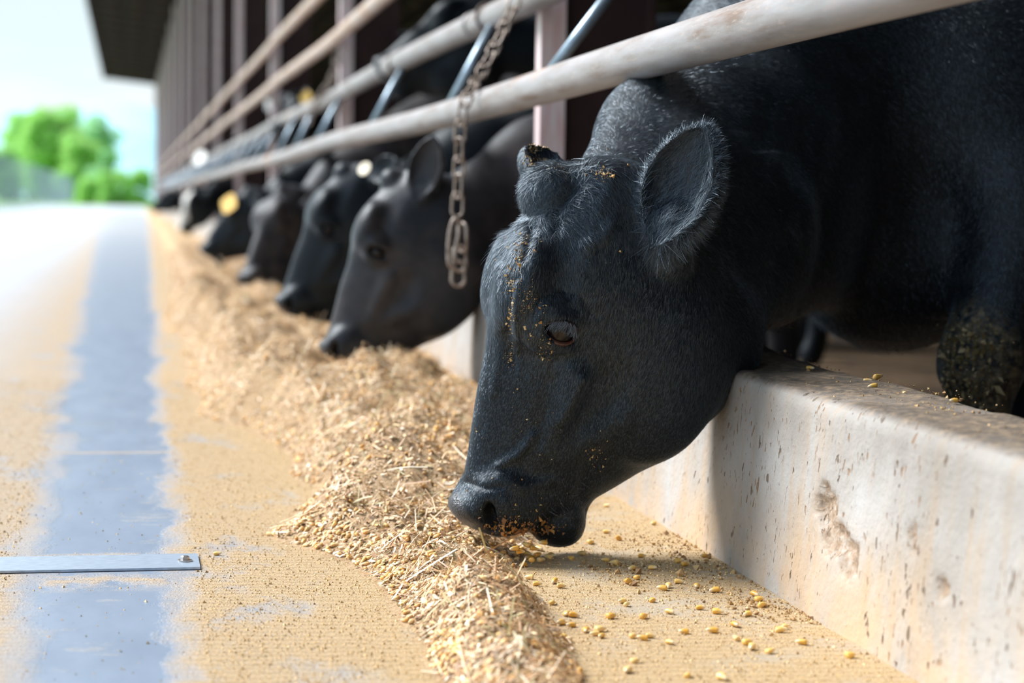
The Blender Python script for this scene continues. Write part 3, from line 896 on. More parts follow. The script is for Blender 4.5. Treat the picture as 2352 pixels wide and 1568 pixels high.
# ---- coat
def coat_mat(name, base=(.010, .012, .015), blaze=False, rough=.48, dusty=.0):
    m, t, b = mat(name); g = G(t); P = g.coord('Object')
    fine = g.noise(g.coord('Object', (1.0, 1.0, .12), (0, .28, 0)), 260, 3, .6)
    big = g.noise(P, 6, 4, .6)
    c = g.mix(big, tuple(x * .8 for x in base), tuple(x * 1.3 for x in base))
    if dusty:
        dn = g.ramp(g.noise(P, 9, 6, .65), [(.40, 0.0), (.72, dusty)])
        c = g.mix(dn, c, (.12, .095, .085))
    an = lambda k: N(t, 'ShaderNodeAttribute', attribute_name=k).outputs['Fac']
    sk = g.mix(g.noise(P, 60, 4), (.030, .028, .030), (.062, .058, .058))
    nose = an('nose')
    c = g.mix(nose, c, sk)
    mud = g.math('MULTIPLY', an('mud'), g.ramp(g.noise(P, 55, 6, .7), [(.40, 0.0), (.58, 1.0)]))
    mudc = g.ramp(g.noise(P, 90, 4), [(.3, (.09, .065, .03)), (.5, (.22, .17, .09)), (.7, (.36, .30, .20))])
    c = g.mix(mud, c, mudc)
    if blaze: c = g.mix(an('white'), c, (.75, .74, .70))
    c = g.mix(an('pink'), c, (.10, .045, .035))
    t.links.new(c, b.inputs['Base Color'])
    r = g.math('SUBTRACT', rough, g.math('MULTIPLY', nose, .20)); t.links.new(r, b.inputs['Roughness'])
    b.inputs['Specular IOR Level'].default_value = .30; b.inputs['Specular Tint'].default_value = (.68, .84, 1.0, 1)
    b.inputs['Sheen Weight'].default_value = .15; b.inputs['Sheen Roughness'].default_value = .38
    b.inputs['Sheen Tint'].default_value = (.62, .78, 1.0, 1)
    h = g.math('ADD', g.math('MULTIPLY', fine, g.math('SUBTRACT', 1.0, nose)), g.math('MULTIPLY', mud, 1.5))
    h = g.math('ADD', h, g.math('MULTIPLY', g.noise(P, 35, 4), .5))
    peb = g.math('MULTIPLY', g.voro(P, 330), g.math('MULTIPLY', nose, .9))
    h = g.math('ADD', h, peb)
    t.links.new(g.bump(h, .55, .0022), b.inputs['Normal'])
    return m
M_coat = coat_mat('black_coat', (.008, .010, .013), rough=.45)
M_coat2 = coat_mat('dusty_black_coat', (.018, .018, .021), dusty=.35, rough=.40)
M_coat3 = coat_mat('brownish_black_coat', (.022, .020, .022), dusty=.5)
M_blaze = coat_mat('black_and_white_coat', blaze=True)
def fur_mat(name, col, rough=.42, spec=.8):
    m, t, b = mat(name)
    b.inputs['Base Color'].default_value = (*col, 1); b.inputs['Roughness'].default_value = rough
    b.inputs['Specular IOR Level'].default_value = spec; b.inputs['Specular Tint'].default_value = (.62, .80, 1.0, 1)
    b.inputs['IOR'].default_value = 1.78; b.inputs['Anisotropic'].default_value = .85
    at2 = N(t, 'ShaderNodeAttribute', attribute_name='across'); t.links.new(at2.outputs['Vector'], b.inputs['Tangent'])
    b.inputs['Sheen Weight'].default_value = .35; b.inputs['Sheen Roughness'].default_value = .32; b.inputs['Sheen Tint'].default_value = (.62, .80, 1.0, 1)
    a = N(t, 'ShaderNodeAttribute', attribute_name='root_normal'); t.links.new(a.outputs['Vector'], b.inputs['Normal'])
    return m
def hair_mat(name, col, rough=.38):
    m, t, b = mat(name)
    b.inputs['Base Color'].default_value = (*col, 1); b.inputs['Roughness'].default_value = rough
    b.inputs['Specular IOR Level'].default_value = .6
    return m
M_hair = fur_mat('black_hair', (.004, .005, .0065), .42, .85)
M_fringe = fur_mat('grey_black_ear_hair', (.030, .038, .052), .44, .95)
M_lash = hair_mat('eyelash_hair', (.15, .175, .21), .4)
M_whisk = hair_mat('whisker', (.14, .16, .20), .4)
M_eye, _t, _b = mat('dark_eye'); _b.inputs['Base Color'].default_value = (.012, .009, .010, 1); _b.inputs['Roughness'].default_value = .16
_b.inputs['Specular IOR Level'].default_value = .35
M_lid = simple('brown_eyelid', (.075, .030, .022), .3)

def strands(name, root, P0, N0, D0, length, radius, m, parent, k=4, curl=.0, lift=.35, jit=.25, tipr=.15):
    n = len(P0)
    if n == 0: return None
    D = D0 - N0 * (D0 * N0).sum(1, keepdims=True); D /= (np.linalg.norm(D, axis=1, keepdims=True) + 1e-9)
    D = D + rng.normal(0, jit, (n, 3)); D -= N0 * (D * N0).sum(1, keepdims=True); D /= (np.linalg.norm(D, axis=1, keepdims=True) + 1e-9)
    ln = (length if hasattr(length, '__len__') else np.full(n, length)) * rng.uniform(.65, 1.25, n)
    s = np.linspace(0, 1, k)[None, :, None]
    up = N0[:, None, :] * lift * (s * (1.0 - .35 * s))
    tw = np.cross(N0, D)[:, None, :] * (rng.normal(0, 1, (n, 1, 1)) * curl * s ** 2)
    pts = P0[:, None, :] + ln[:, None, None] * (D[:, None, :] * s * (1 - .25 * lift) + up + tw)
    hc = bpy.data.hair_curves.new(name); hc.add_curves([k] * n)
    base = np.array(abs_loc(parent))
    hc.points.foreach_set('position', (pts - base).astype(np.float32).ravel())
    rad = (radius * (1 - (1 - tipr) * np.linspace(0, 1, k))[None, :] * rng.uniform(.7, 1.2, (n, 1))).astype(np.float32)
    hc.points.foreach_set('radius', rad.ravel())
    nj = N0 + D * rng.normal(0, .30, (n, 1)) + rng.normal(0, .12, (n, 3)); nj /= np.linalg.norm(nj, axis=1, keepdims=True)
    av = hc.attributes.new('root_normal', 'FLOAT_VECTOR', 'CURVE'); av.data.foreach_set('vector', nj.astype(np.float32).ravel())
    ac = np.cross(N0, D); ac /= np.linalg.norm(ac, axis=1, keepdims=True) + 1e-9
    av = hc.attributes.new('across', 'FLOAT_VECTOR', 'CURVE'); av.data.foreach_set('vector', ac.astype(np.float32).ravel())
    hc.materials.append(m)
    o = bpy.data.objects.new(name, hc); COL.objects.link(o); o.parent = parent
    o['kind'] = 'stuff'
    return o
def sample(V, Fc, Nn, weight, n):
    a = np.linalg.norm(np.cross(V[Fc[:, 2]] - V[Fc[:, 0]], V[Fc[:, 3]] - V[Fc[:, 1]]), axis=1) * .5
    w = a * weight[Fc].mean(1); w = w / w.sum()
    f = rng.choice(len(Fc), n, p=w); u = rng.random((n, 1)); v = rng.random((n, 1)); q = Fc[f]
    bl = lambda A: A[q[:, 0]] * (1 - u) * (1 - v) + A[q[:, 1]] * u * (1 - v) + A[q[:, 2]] * u * v + A[q[:, 3]] * (1 - u) * v
    P = bl(V); nn = bl(Nn); nn /= np.linalg.norm(nn, axis=1, keepdims=True)
    return P, nn
def uvs(c, r, axes=np.eye(3), nu=24, nv=16, scale=(1, 1, 1)):
    v = []; f = []
    for j in range(nv + 1):
        th = math.pi * j / nv
        for i in range(nu):
            ph = 2 * math.pi * i / nu
            l = np.array([math.cos(th) * scale[0], math.sin(th) * math.cos(ph) * scale[1], math.sin(th) * math.sin(ph) * scale[2]]) * r
            v.append(np.asarray(c) + l @ np.asarray(axes))
    for j in range(nv):
        for i in range(nu):
            f.append((j*nu+i, j*nu+(i+1) % nu, (j+1)*nu+(i+1) % nu, (j+1)*nu+i))
    return v, f
def attr_masks(V, H, blaze=False, knee=None):
    q = (V - H.O) / H.sc; T = (q @ H.a) / S0; Vv = q @ H.F; S = q @ H.S
    edge = 742 + 30 * np.abs(S / .05) ** 2 - (Vv + .01) * 160
    nose = sstep(0, 14, T - edge) * sstep(-.095, -.075, Vv) * (np.abs(S) < .075)
    white = np.zeros(len(V))
    if blaze: white = sstep(.055, .045, np.abs(S + .01 * np.sin(T * .02))) * sstep(-.06, -.04, Vv) * (T > 60) * (T < 860)
    mud = np.zeros(len(V))
    if knee is not None:
        d_ = np.linalg.norm((V - knee) / np.array([1, 1, 1.25]), axis=1); mud = sstep(.135, .085, d_) * sstep(.02, -.01, (V - knee) @ np.array([.5, .2, .3]) - .05)
    return nose, white, mud

def feeding_neck(H, B, sc_, st):
    """st: stations as (offset from poll, depth radius, width radius) in head-scale metres"""
    return [(H.O + np.asarray(o_) * sc_, r, w) for o_, r, w in st]

cows = []
# ------------------------------------------------------------------ the nearest cow
P1 = at(1290, 430, Y=2.99)
H1 = Head(P1, (-.27, .963, -.08), math.radians(18), .978)
H1.eyeT, H1.eyeV = H1.locate(1286, 757, .088)
H1.nosT, H1.nosV = H1.locate(1128, 1190, .052)
def cow_nearest():
    F = Field(grade(.33, 3.05, .42, 1.06, .0036, .022), grade(2.5, 4.35, 2.74, 3.26, .0036, .018), grade(-.14, 1.2, .005, .69, .0036, .018))
    pt = lambda x, y, Y: at(x, y, Y=Y)
    neck = [(pt(1490, 560, 3.09), .132, .080), (pt(1638, 438, 3.38), .208, .125), (pt(1844, 274, 3.62), .288, .170), (pt(2140, 260, 3.72), .345, .225)]
    B = np.array([1.76, 3.76, .80])
    Q, fw, lf = body_sdf(F, H1, B, 1.0, -.12, 0.0, neck, legs=True)
    # the near foreleg, set well forward
    F.cone(pt(2330, 260, 3.50), pt(2390, 470, 3.45), .21, .150, .06, .11, .10)
    F.cone(pt(2390, 470, 3.45), pt(2285, 760, 3.40), .132, .082, .05, .10, .078)
    F.ell(pt(2252, 830, 3.40), np.eye(3), (.074, .068, .074), .05)
    F.cone(pt(2248, 860, 3.40), pt(2252, 1040, 3.40), .062, .052, .04)
    F.cone(pt(2252, 1040, 3.40), np.array([1.43, 3.40, -.085]), .054, .066, .02)
    # throat, dewlap, brisket
    head_sdf(F, H1)
    F.cone(pt(1570, 735, 3.05), pt(1705, 560, 3.22), .112, .122, .05, .055, .07)
    F.cone(pt(1690, 600, 3.25), pt(1880, 590, 3.52), .088, .085, .08, .04, .055)
    F.ell(pt(2045, 605, 3.62), np.array([[1, 0, 0], [0, 1, 0], [0, 0, 1]]), (.150, .130, .154), .08)
    F.cone(pt(2060, 560, 3.64), pt(2330, 520, 3.70), .18, .21, .08, .15, .2)
    F.cone(pt(1392, 450, 3.10), pt(1482, 282, 3.38), .052, .063, .06)
    # ears
    n_ = -F_R * .80 - R_R * .50 + U_R * .10
    eb = pt(1496, 574, 2.895); et = pt(1604, 300, 2.885)
    EA = ear(F, H1, eb, et, n_, .130, depth=.034, th=.0085)
    rb = pt(1306, 412, 3.13); rt = pt(1216, 332, 3.16)
    ear(F, H1, rb, rt, -F_R * .55 + U_R * .45 + R_R * .75, .100, depth=.032, th=.010)
    F.ell(pt(1250, 440, 3.00), np.eye(3), (.028, .030, .029), .024)
    V, Fc = surface_nets(F)
    V = smooth_mesh(V, Fc, 2, .5)
    Nn = normals(V, Fc)
    # loose skin folds on the neck
    sx, sy = proj(V)
    fold = np.exp(-((sx - 1930) / 190) ** 2) * sstep(150, 330, sy) * sstep(760, 620, sy)
    toc = -(Nn @ F_R)
    def stroke(path, wpx, depth, bias=.05):
        """raise (or sink) the skin along a traced line: wrinkles, veins, furrows"""
        nonlocal V
        p_ = np.array(path, float); best = np.full(len(V), 1e9)
        sx_, sy_ = proj(V)
        for a_, b_ in zip(p_[:-1], p_[1:]):
            d_ = b_ - a_; t_ = np.clip(((sx_ - a_[0]) * d_[0] + (sy_ - a_[1]) * d_[1]) / (d_ @ d_), 0, 1)
            best = np.minimum(best, (sx_ - a_[0] - t_ * d_[0]) ** 2 + (sy_ - a_[1] - t_ * d_[1]) ** 2)
        V = V + Nn * (depth * np.exp(-best / wpx ** 2) * sstep(bias, bias + .25, toc))[:, None]
    stroke([(1182, 640), (1172, 690), (1165, 760), (1176, 835)], 9, -.004)
    stroke([(1190, 650), (1184, 720), (1190, 800)], 9, .004)
    stroke([(1150, 610), (1140, 700), (1148, 820), (1135, 900)], 12, .003)
    stroke([(1235, 735), (1250, 700), (1290, 685), (1330, 700), (1345, 735)], 8, .0020)
    stroke([(1225, 720), (1245, 680), (1290, 664), (1340, 680), (1362, 720)], 6, -.0018)
    stroke([(1250, 800), (1290, 805), (1325, 790)], 9, -.0018)
    stroke([(1225, 1000), (1195, 1040), (1145, 1070)], 11, .0065)
    stroke([(1340, 870), (1310, 930), (1290, 965)], 12, .006)
    stroke([(1270, 880), (1258, 940), (1240, 1000)], 22, -.003)
    stroke([(1150, 1095), (1200, 1120), (1270, 1100)], 14, .005)
    stroke([(1070, 1105), (1110, 1120), (1150, 1118)], 7, -.004)
    stroke([(1160, 1150), (1172, 1185), (1165, 1215)], 9, .004)
    stroke([(1345, 1170), (1330, 1130), (1345, 1090)], 14, -.003)
    stroke([(1410, 510), (1385, 545), (1345, 560)], 14, .005)
    stroke([(1320, 430), (1290, 470), (1275, 520)], 14, -.006)
    stroke([(1215, 480), (1225, 530), (1205, 590)], 9, -.005)
    dsp = fold * .0035 * np.sin(sx * .065 + sy * .012 + 2 * fbm(sx * .01, sy * .004, 2, 4)) * (V[:, 1] < 3.7)
    wr = .0018 * (fbm(V[:, 0] * 30, V[:, 2] * 14 + V[:, 1] * 9, 3, 6) - .5)
    V = V + Nn * (dsp + wr)[:, None]
    Nn = normals(V, Fc)
    knee = pt(2235, 860, 3.33)
    nose, white, mud = attr_masks(V, H1, False, knee)
    cE = pt(1560, 400, 2.9); pink = sstep(.05, .02, np.linalg.norm((V - cE) * np.array([1, .6, .7]), axis=1)) * (V[:, 1] < 2.98)
    o = build('cow', V, Fc, M_coat, None, True, loc=(1.74, 3.7, -.12), attrs=dict(nose=nose, mud=mud, pink=pink))
    tag(o, 'large black cow nearest the camera, nose down over the curb eating corn', 'cow', 'black cows feeding along the fence')
    H = H1; AX = np.array([H.a, H.F, H.S])
    # eye
    es = H.P(H.eyeT, H.eyeV, .0815)
    ev, ef = uvs(es, .0245, AX); e_ = build('eye', ev, ef, M_eye, o)
    e_['label'] = 'dark glossy eye'
    es2 = H.P(H.eyeT, H.eyeV, -.0745); ev, ef = uvs(es2, .0245, AX); build('eye', ev, ef, M_eye, o)
    # lids: two thin rolls over the ball
    m = MB()
    for (s0, t0, kk) in ((1, -.0125, 1), (1, .0195, -1)):
        pts = []
        for a in np.linspace(-1.3, 1.3, 17):
            x = t0 * math.cos(a) ** .8; y = math.sin(a) * .0255
            z = math.sqrt(max(2e-5, .0262 ** 2 - x * x - y * y * .82))
            pts.append(es + H.a * x - H.F * y + H.S * z)
        m.tube(pts, [.0012 + .0024 * math.cos(a) for a in np.linspace(-1.3, 1.3, 17)], 10)
    l_ = m.build('eyelid', M_lid, o, True)
    # lashes
    A_ = np.linspace(-1.0, 1.0, 120) + rng.normal(0, .02, 120)
    p0 = np.array([es + H.a * (-.0140 * math.cos(a)) - H.F * (math.sin(a) * .024) + H.S * (.027 - .006 * a * a) for a in A_])
    p0 = p0 + rng.normal(0, .0012, p0.shape)
    n0 = np.repeat(H.S[None], 120, 0); d0 = np.array([H.a * .85 + H.S * .25 + H.F * (-.35 * math.sin(a) + .25) for a in A_])
    strands('eyelashes', o, p0, n0, d0, .016, .00042, M_lash, l_, 5, .15, .45, .16, .3)
    # ---------------- coat hair
    q = (V - H.O); T = (q @ H.a) / S0; Vd = q @ H.F; Sd = q @ H.S
    toward = (Nn @ (-F_R))
    onhead = (T > -60) & (T < 830) & (V[:, 0] < 1.16)
    wgt = np.where(toward > -.35, 1.0, .25)
    wgt = wgt * np.where(onhead, 1.0, .50) * (nose < .3) * (V[:, 2] > .0) * (V[:, 0] < 1.62) * (1 - .8 * (T > 735))
    P, nn = sample(V, Fc, Nn, wgt, 360000)
    qq = P - H.O; Tq = (qq @ H.a) / S0; Vq = qq @ H.F; Sq = qq @ H.S
    whorl = H.P(70, .04, .02)
    rad_ = P - whorl; rad_ /= np.linalg.norm(rad_, axis=1, keepdims=True)
    wh = np.exp(-((P - whorl) ** 2).sum(1) / .11 ** 2)[:, None]
    neckdir = nrm(pt(1850, 330, 3.5) - pt(1500, 520, 3.05)) + np.array([0, 0, -.9])
    hd = sstep(-120, 60, Tq - 1.1 * np.abs(np.minimum(Vq + .16, 0)) / S0)[:, None] * (P[:, 0] < 1.15)[:, None]
    D = H.a[None] * hd + nrm(neckdir)[None] * (1 - hd)
    D = D + H.a[None] * .25
    n3 = np.stack([fbm(P[:, 0] * 22 + k * 9, P[:, 2] * 22 + P[:, 1] * 13, 3, 40 + k) - .5 for k in range(3)], 1)
    D = D * (1 - .75 * wh) + rad_ * wh * 1.2 + n3 * 1.1
    ln = .0085 + .010 * np.exp(-((P - whorl) ** 2).sum(1) / .10 ** 2) - .0045 * sstep(330, 480, Tq)
    strands('coat_hair', o, P, nn, D, ln, .00022, M_hair, o, 4, .10, .14, .14)
    # longer hair around the poll
    wp = np.exp(-((V - H.P(20, .04, -.01)) ** 2).sum(1) / .055 ** 2) * (np.abs(toward) < 2)
    P, nn = sample(V, Fc, Nn, wp, 9000)
    D = (H.a[None] * .9 + rng.normal(0, .2, (len(P), 3)) + (P - H.P(0, .02, -.01)) * 6)
    strands('poll_hair', o, P, nn, D, .022, .00024, M_hair, o, 5, .35, .40, .25)
    # ---------------- ear fringe: along the rim of the shell
    A, c, L = EA; qe = (V - c) @ A.T
    ine = (np.abs(qe[:, 0]) < L * .62) & (np.abs(qe[:, 1]) < .085) & (np.abs(qe[:, 2]) < .05)
    r_ = np.sqrt((qe[:, 0] / (L * .53)) ** 2 + (qe[:, 1] / .069) ** 2)
    rim = ine * np.exp(-((r_ - .93) / .13) ** 2) * (qe[:, 2] > -.03)
    P, nn = sample(V, Fc, Nn, rim, 15000)
    qp = (P - c) @ A.T
    out = (qp[:, :1] / L * A[0][None] * 1.0 + (qp[:, 1:2] / .069) * A[1][None] * .8)
    out /= np.linalg.norm(out, axis=1, keepdims=True) + 1e-9
    D = out + A[0][None] * .15 - U_R[None] * .25
    lw = .014 + .020 * sstep(.1, -.9, qp[:, 0] / L * 2) + .010 * (qp @ np.array([0, 1, 0]) * (1 if A[1] @ R_R > 0 else -1) > 0)
    strands('ear_fringe', o, P, out * .5 + nn * .5, D, lw, .00028, M_fringe, o, 5, .25, .15, .30)
    back = ine * (qe[:, 2] < .01) * 1.0 + ine * .6
    P, nn = sample(V, Fc, Nn, back, 16000)
    qp = (P - c) @ A.T
    D = ((qp[:, 1:2] / .069) * A[1][None] * .9 + A[0][None] * .5 - U_R[None] * .2)
    strands('ear_hair', o, P, nn, D, .014, .00024, M_hair, o, 4, .2, .30, .25)
    inn = ine * (qe[:, 2] > -.03) * (r_ < .85) * (Nn @ A[2] > .1)
    if inn.sum() > 0:
        P, nn = sample(V, Fc, Nn, inn.astype(float), 2600)
        D = (A[0][None] * .9 + A[1][None] * (.5 if A[1] @ R_R > 0 else -.5) + rng.normal(0, .15, (len(P), 3)))
        strands('inner_ear_hair', o, P, nn, D, .028, .00022, M_hair, o, 5, .25, .35, .2)
    # whiskers on muzzle and chin
    P = []; D = []
    for _ in range(26):
        T_q = rng.uniform(640, 775); v_ = rng.uniform(-.17, -.05)
        P.append(H.P(T_q, v_, float(H.surfS(T_q, v_)) * .96)); D.append(H.a * rng.uniform(.2, .9) + H.S * .5 - H.F * rng.uniform(.3, 1.2))
    P = np.array(P); D = np.array(D)
    strands('whiskers', o, P, np.repeat(H.S[None], len(P), 0), D, .017, .00024, M_whisk, o, 5, .2, .5, .2, .3)
    # wisps under the dewlap and brisket
    low = (V[:, 0] > 1.10) & (V[:, 0] < 1.50) & (Nn[:, 2] < -.55) & (V[:, 2] > .22) & (V[:, 1] < 3.8)
    P, nn = sample(V, Fc, Nn, low.astype(float), 1600)
    strands('brisket_hair', o, P, nn, np.repeat(np.array([[.4, -.1, -1.0]]), len(P), 0), .022, .00024, M_hair, o, 5, .3, .7, .3)
    # ---------------- feed crumbs stuck in the hair, mud clods on the knee
    def crumbs(name, centres, n, size, cols, label):
        Vs = []; Fs = []; Cs = []
        pv = proj(V); ok = toward > .15
        tree_idx = np.where(ok)[0]
        pvx = pv[0][tree_idx]; pvy = pv[1][tree_idx]
        for _ in range(n):
            x0, y0, sx_, sy_ = centres[rng.integers(len(centres))]
            X_, Y_ = x0 + rng.normal(0, sx_), y0 + rng.normal(0, sy_)
            dd = (pvx - X_) ** 2 + (pvy - Y_) ** 2; cand = np.where(dd < 36)[0]
            if not len(cand): continue
            i = tree_idx[cand[np.argmin(V[tree_idx[cand], 1])]]
            s_ = size * rng.lognormal(0, .5); ax_ = np.linalg.qr(rng.normal(size=(3, 3)))[0]
            b0 = len(Vs)
            c0 = V[i] + Nn[i] * s_ * .6
            sc3 = np.array([1, rng.uniform(.4, .8), rng.uniform(.25, .6)]) * s_
            for dv in ((1,0,0),(-1,0,0),(0,1,0),(0,-1,0),(0,0,1),(0,0,-1)):
                Vs.append(c0 + (np.array(dv) * sc3 * rng.uniform(.35, 1.3) + rng.normal(0, .22, 3) * s_) @ ax_)
            Fs += [tuple(b0 + k for k in q_) for q_ in ((0,2,4),(2,1,4),(1,3,4),(3,0,4),(2,0,5),(1,2,5),(3,1,5),(0,3,5))]
            cc = cols[rng.integers(len(cols))]; Cs += [cc] * 6
        oo = build(name, Vs, Fs, M_tint, o, False, cols=np.array(Cs)); oo['kind'] = 'stuff'; oo['label'] = label
        return oo
    tan = [(.62, .42, .18), (.75, .56, .30), (.50, .30, .10), (.40, .22, .08)]
    pieces = [(1180, 620, 14, 40)] * 3 + [(1195, 560, 10, 18)] * 3 + [(1172, 720, 5, 55)] * 3 + [(1210, 700, 8, 25), (1385, 397, 14, 7), (1385, 397, 14, 7), (1245, 375, 28, 8), (1240, 372, 24, 8), (1250, 385, 30, 8), (1225, 355, 12, 12), (1228, 345, 12, 8), (1262, 335, 20, 4), (1372, 1045, 12, 22), (1170, 820, 6, 12), (1230, 720, 12, 60), (1250, 800, 10, 14)]
    crumbs('feed_crumbs', pieces, 950, .0013, tan, 'tan feed crumbs stuck in the forehead hair')
    crumbs('dust_specks', [(1300, 600, 190, 230), (1160, 900, 60, 160), (1240, 1180, 70, 35)], 170, .0009, tan, 'fine specks of feed dust on the face')
    crumbs('mud_clods', [(2215, 840, 45, 50), (2190, 790, 22, 25), (2250, 800, 30, 14), (2200, 900, 50, 18)], 1100, .0030, [(.12, .095, .045), (.26, .20, .10), (.45, .37, .22), (.16, .13, .06)], 'dried mud clods caked on the knee')
    crumbs('wet_feed', [(1235, 1212, 28, 9), (1200, 1222, 25, 5), (1150, 1205, 28, 9)], 260, .0020, [(.45, .20, .06), (.55, .30, .10), (.25, .12, .05)], 'wet orange feed smeared along the lips')
    return o
M_tint = tinted('loose_bits', .6)
cow1 = cow_nearest()

# ------------------------------------------------------------------ the other cows
NECK_REL = [(np.array([.13, .0, -.085]), .135, .085), (np.array([.235, .02, -.005]), .188, .115), (np.array([.40, .06, .10]), .245, .155), (np.array([.62, .11, .125]), .300, .215)]
def cow_other(px, py, Y, adir, psi, sc_, label, m_, B=None, heading=0, res=.008, earL=None, earR=None, eyes=True, blaze=False, group='black cows feeding along the fence', stand=False, width=1.0):
    O = at(px, py, Y=Y)
    H = Head(O, adir, math.radians(psi), sc_, width)
    if B is None: B = np.array([max(1.52, O[0] + .80 * sc_), Y + .10, .74])
    B = np.asarray(B, float)
    if stand:
        A0 = H.P(150, -.16, 0); neck = [(A0, .12, .08), (A0 * .45 + B * .55 + np.array([0, 0, .06]), .20, .13), (B + np.array([-.12, 0, .02]), .30, .22)]
    else:
        n0 = H.P(120, -.19, 0); n3 = B + np.array([-.20, 0, -.02]) * sc_
        pth_ = [n0, n0 * .68 + n3 * .32 + np.array([0, 0, .05]), n0 * .34 + n3 * .66 + np.array([0, 0, .05]), n3]
        neck = [(pth_[0], .14, .09), (pth_[1], .185, .115), (pth_[2], .235, .155), (pth_[3], .30, .215)]
    ex = np.array([H.P(t, v, w) for t in (-60, 830) for v in (-.4, .13) for w in (-.2, .2)])
    lo = np.minimum(ex.min(0), B - .9); hi = np.maximum(ex.max(0), B + np.array([1.9, .9, .5]))
    c_ = res * 2.8
    F = Field(grade(lo[0] - .03, hi[0], ex[:, 0].min() - .01, ex[:, 0].max() + .02, res, c_),
              grade(min(lo[1], B[1] - .6), max(hi[1] - .3, B[1] + .6), ex[:, 1].min(), ex[:, 1].max(), res, c_),
              grade(-.15, max(1.25, ex[:, 2].max() + .12), ex[:, 2].min(), ex[:, 2].max() + .05, res, c_))
    body_sdf(F, H, B, sc_, -.12, heading, neck)
    if not stand:
        F.ell(B + np.array([-.30, -.02, -.22]) * sc_, np.eye(3), np.array([.14, .12, .15]) * sc_, .08)
        F.cone(H.P(260, -.27, 0), n0 * .6 + n3 * .4 + np.array([0, 0, -.08]), .09 * sc_, .10 * sc_, .06, .05 * sc_, .06 * sc_)
    head_sdf(F, H, detail=res < .010, bump=1.7 if res < .006 else 1.0)
    for e_, sd in ((earL, 1), (earR, -1)):
        if e_ is None:
            b0 = H.P(95, -.075, sd * .085); t0 = H.P(10, -.075, sd * .23); n_ = H.F * .8 + H.a * .5
        else:
            b0 = at(*e_[0], Y=O[1] - sd * .09 * sc_); t0 = at(*e_[1], Y=O[1] - sd * (.09 + e_[3]) * sc_); n_ = e_[2][0] * R_R + e_[2][1] * U_R - e_[2][2] * F_R
        ear(F, H, b0, t0, n_, .115 * sc_, depth=.034 * sc_, th=max(.010, res * 1.1))
    V, Fc = surface_nets(F); V = smooth_mesh(V, Fc, 2, .5)
    Nn = normals(V, Fc)
    V = V + Nn * (.003 * (fbm(V[:, 0] * 14, V[:, 2] * 12 + V[:, 1] * 9, 3, int(Y * 7)) - .5))[:, None]
    nose, white, mud = attr_masks(V, H, blaze)
    at_ = dict(nose=nose, mud=mud, pink=np.zeros(len(V)))
    if blaze: at_['white'] = white
    o = build('cow', V, Fc, m_, None, True, loc=(B[0], B[1], -.12), attrs=at_)
    tag(o, label, 'cow', group)
    if eyes:
        AX = np.array([H.a, H.F, H.S])
        for sd in (1, -1):
            ev, ef = uvs(H.P(317, -.019, sd * .080), .0200 * sc_, AX, 16, 12); build('eye', ev, ef, M_eye, o)
    return o, H
M_tagy = simple('yellow_tag_plastic', (.75, .45, .03), .45)
M_tagw = simple('cream_tag_plastic', (.85, .78, .62), .45)
M_tagww = simple('white_tag_plastic', (.92, .94, .94), .4)
def ear_tag(o, c, r, m_, label, square=False, tilt=0.0):
    """a plastic ear tag with its stud, a part of the cow that wears it"""
    m = MB(); n = nrm(-F_R * .75 - R_R * .5 + U_R * .4); u = R_R * math.cos(tilt) + U_R * math.sin(tilt); u = nrm(u - n * (u @ n)); v = np.cross(n, u)
    k = 24; out = []
    for i in range(k):
        a = 2 * math.pi * i / k
        if square:
            p = 4.5; rr = r / (abs(math.cos(a)) ** p + abs(math.sin(a)) ** p) ** (1 / p)
        else: rr = r
        out.append((math.cos(a) * rr, math.sin(a) * rr * (1.15 if square else 1)))
    V = [c + u * x + v * y + n * s_ for s_ in (0, .004) for x, y in out]
    F_ = [tuple(range(k))[::-1], tuple(range(k, 2 * k))] + [(i, (i + 1) % k, k + (i + 1) % k, k + i) for i in range(k)]
    m.add(V, F_)
    t_ = m.build('ear_tag', m_, o); t_['label'] = label
    MB().tube([c + v * r * .6 + n * .004, c + v * r * .6 + n * .010], r * .22, 12).build('stud', m_, t_)
    return t_

# second cow: side view, poll knob and upright ear
cow2, H2 = cow_other(915, 415, 5.35, (-.375, .927), 6, .93, 'greyish black cow second from the camera, its head behind the hanging chain', M_coat2,
                     res=.0055, B=(1.98, 5.88, .76), earL=((955, 468), (990, 318), (-.30, .15, .85), .01))
# third cow
cow3, H3 = cow_other(795, 395, 6.75, (-.43, .90), 14, .93, 'black cow with a round cream button tag, third along the curb', M_coat,
                     res=.008, B=(2.02, 6.98, .80), earL=((840, 405), (905, 372), (-.1, .3, .9), .12))
ear_tag(cow3, at(838, 388, Y=6.42), .0235, M_tagw, 'round cream button ear tag')
cow4, H4 = cow_other(650, 436, 9.2, (-.30, .86, .42), 42, .92, 'brownish black cow facing half to the camera, fourth along the curb', M_coat3,
                     res=.010, B=(1.66, 9.6, .80), heading=-.1)
cow5, H5 = cow_other(572, 438, 12.6, (-.62, .78), 12, .88, 'black cow with a square yellow ear tag and pale nose, fifth along the curb', M_coat,
                     res=.013, B=(1.72, 12.9, .8))
ear_tag(cow5, at(526, 468, Y=12.2), .052, M_tagy, 'square yellow ear tag', True, .35)
cow6, H6 = cow_other(447, 432, 21.0, (-.34, .93, .1), 38, .86, 'black cow with a white blaze, far along the fence', M_blaze, res=.018, B=(1.80, 21.85, .85), blaze=True, eyes=False)
ear_tag(cow6, at(459, 362, Y=20.6), .075, M_tagww, 'round white ear tag', False)
cow7, H7 = cow_other(392, 436, 43.0, (-.75, .62), 10, 1.05, 'tiny dark cow at the far end of the fence', M_coat, res=.028, B=(1.9, 43.3, .85), eyes=False)
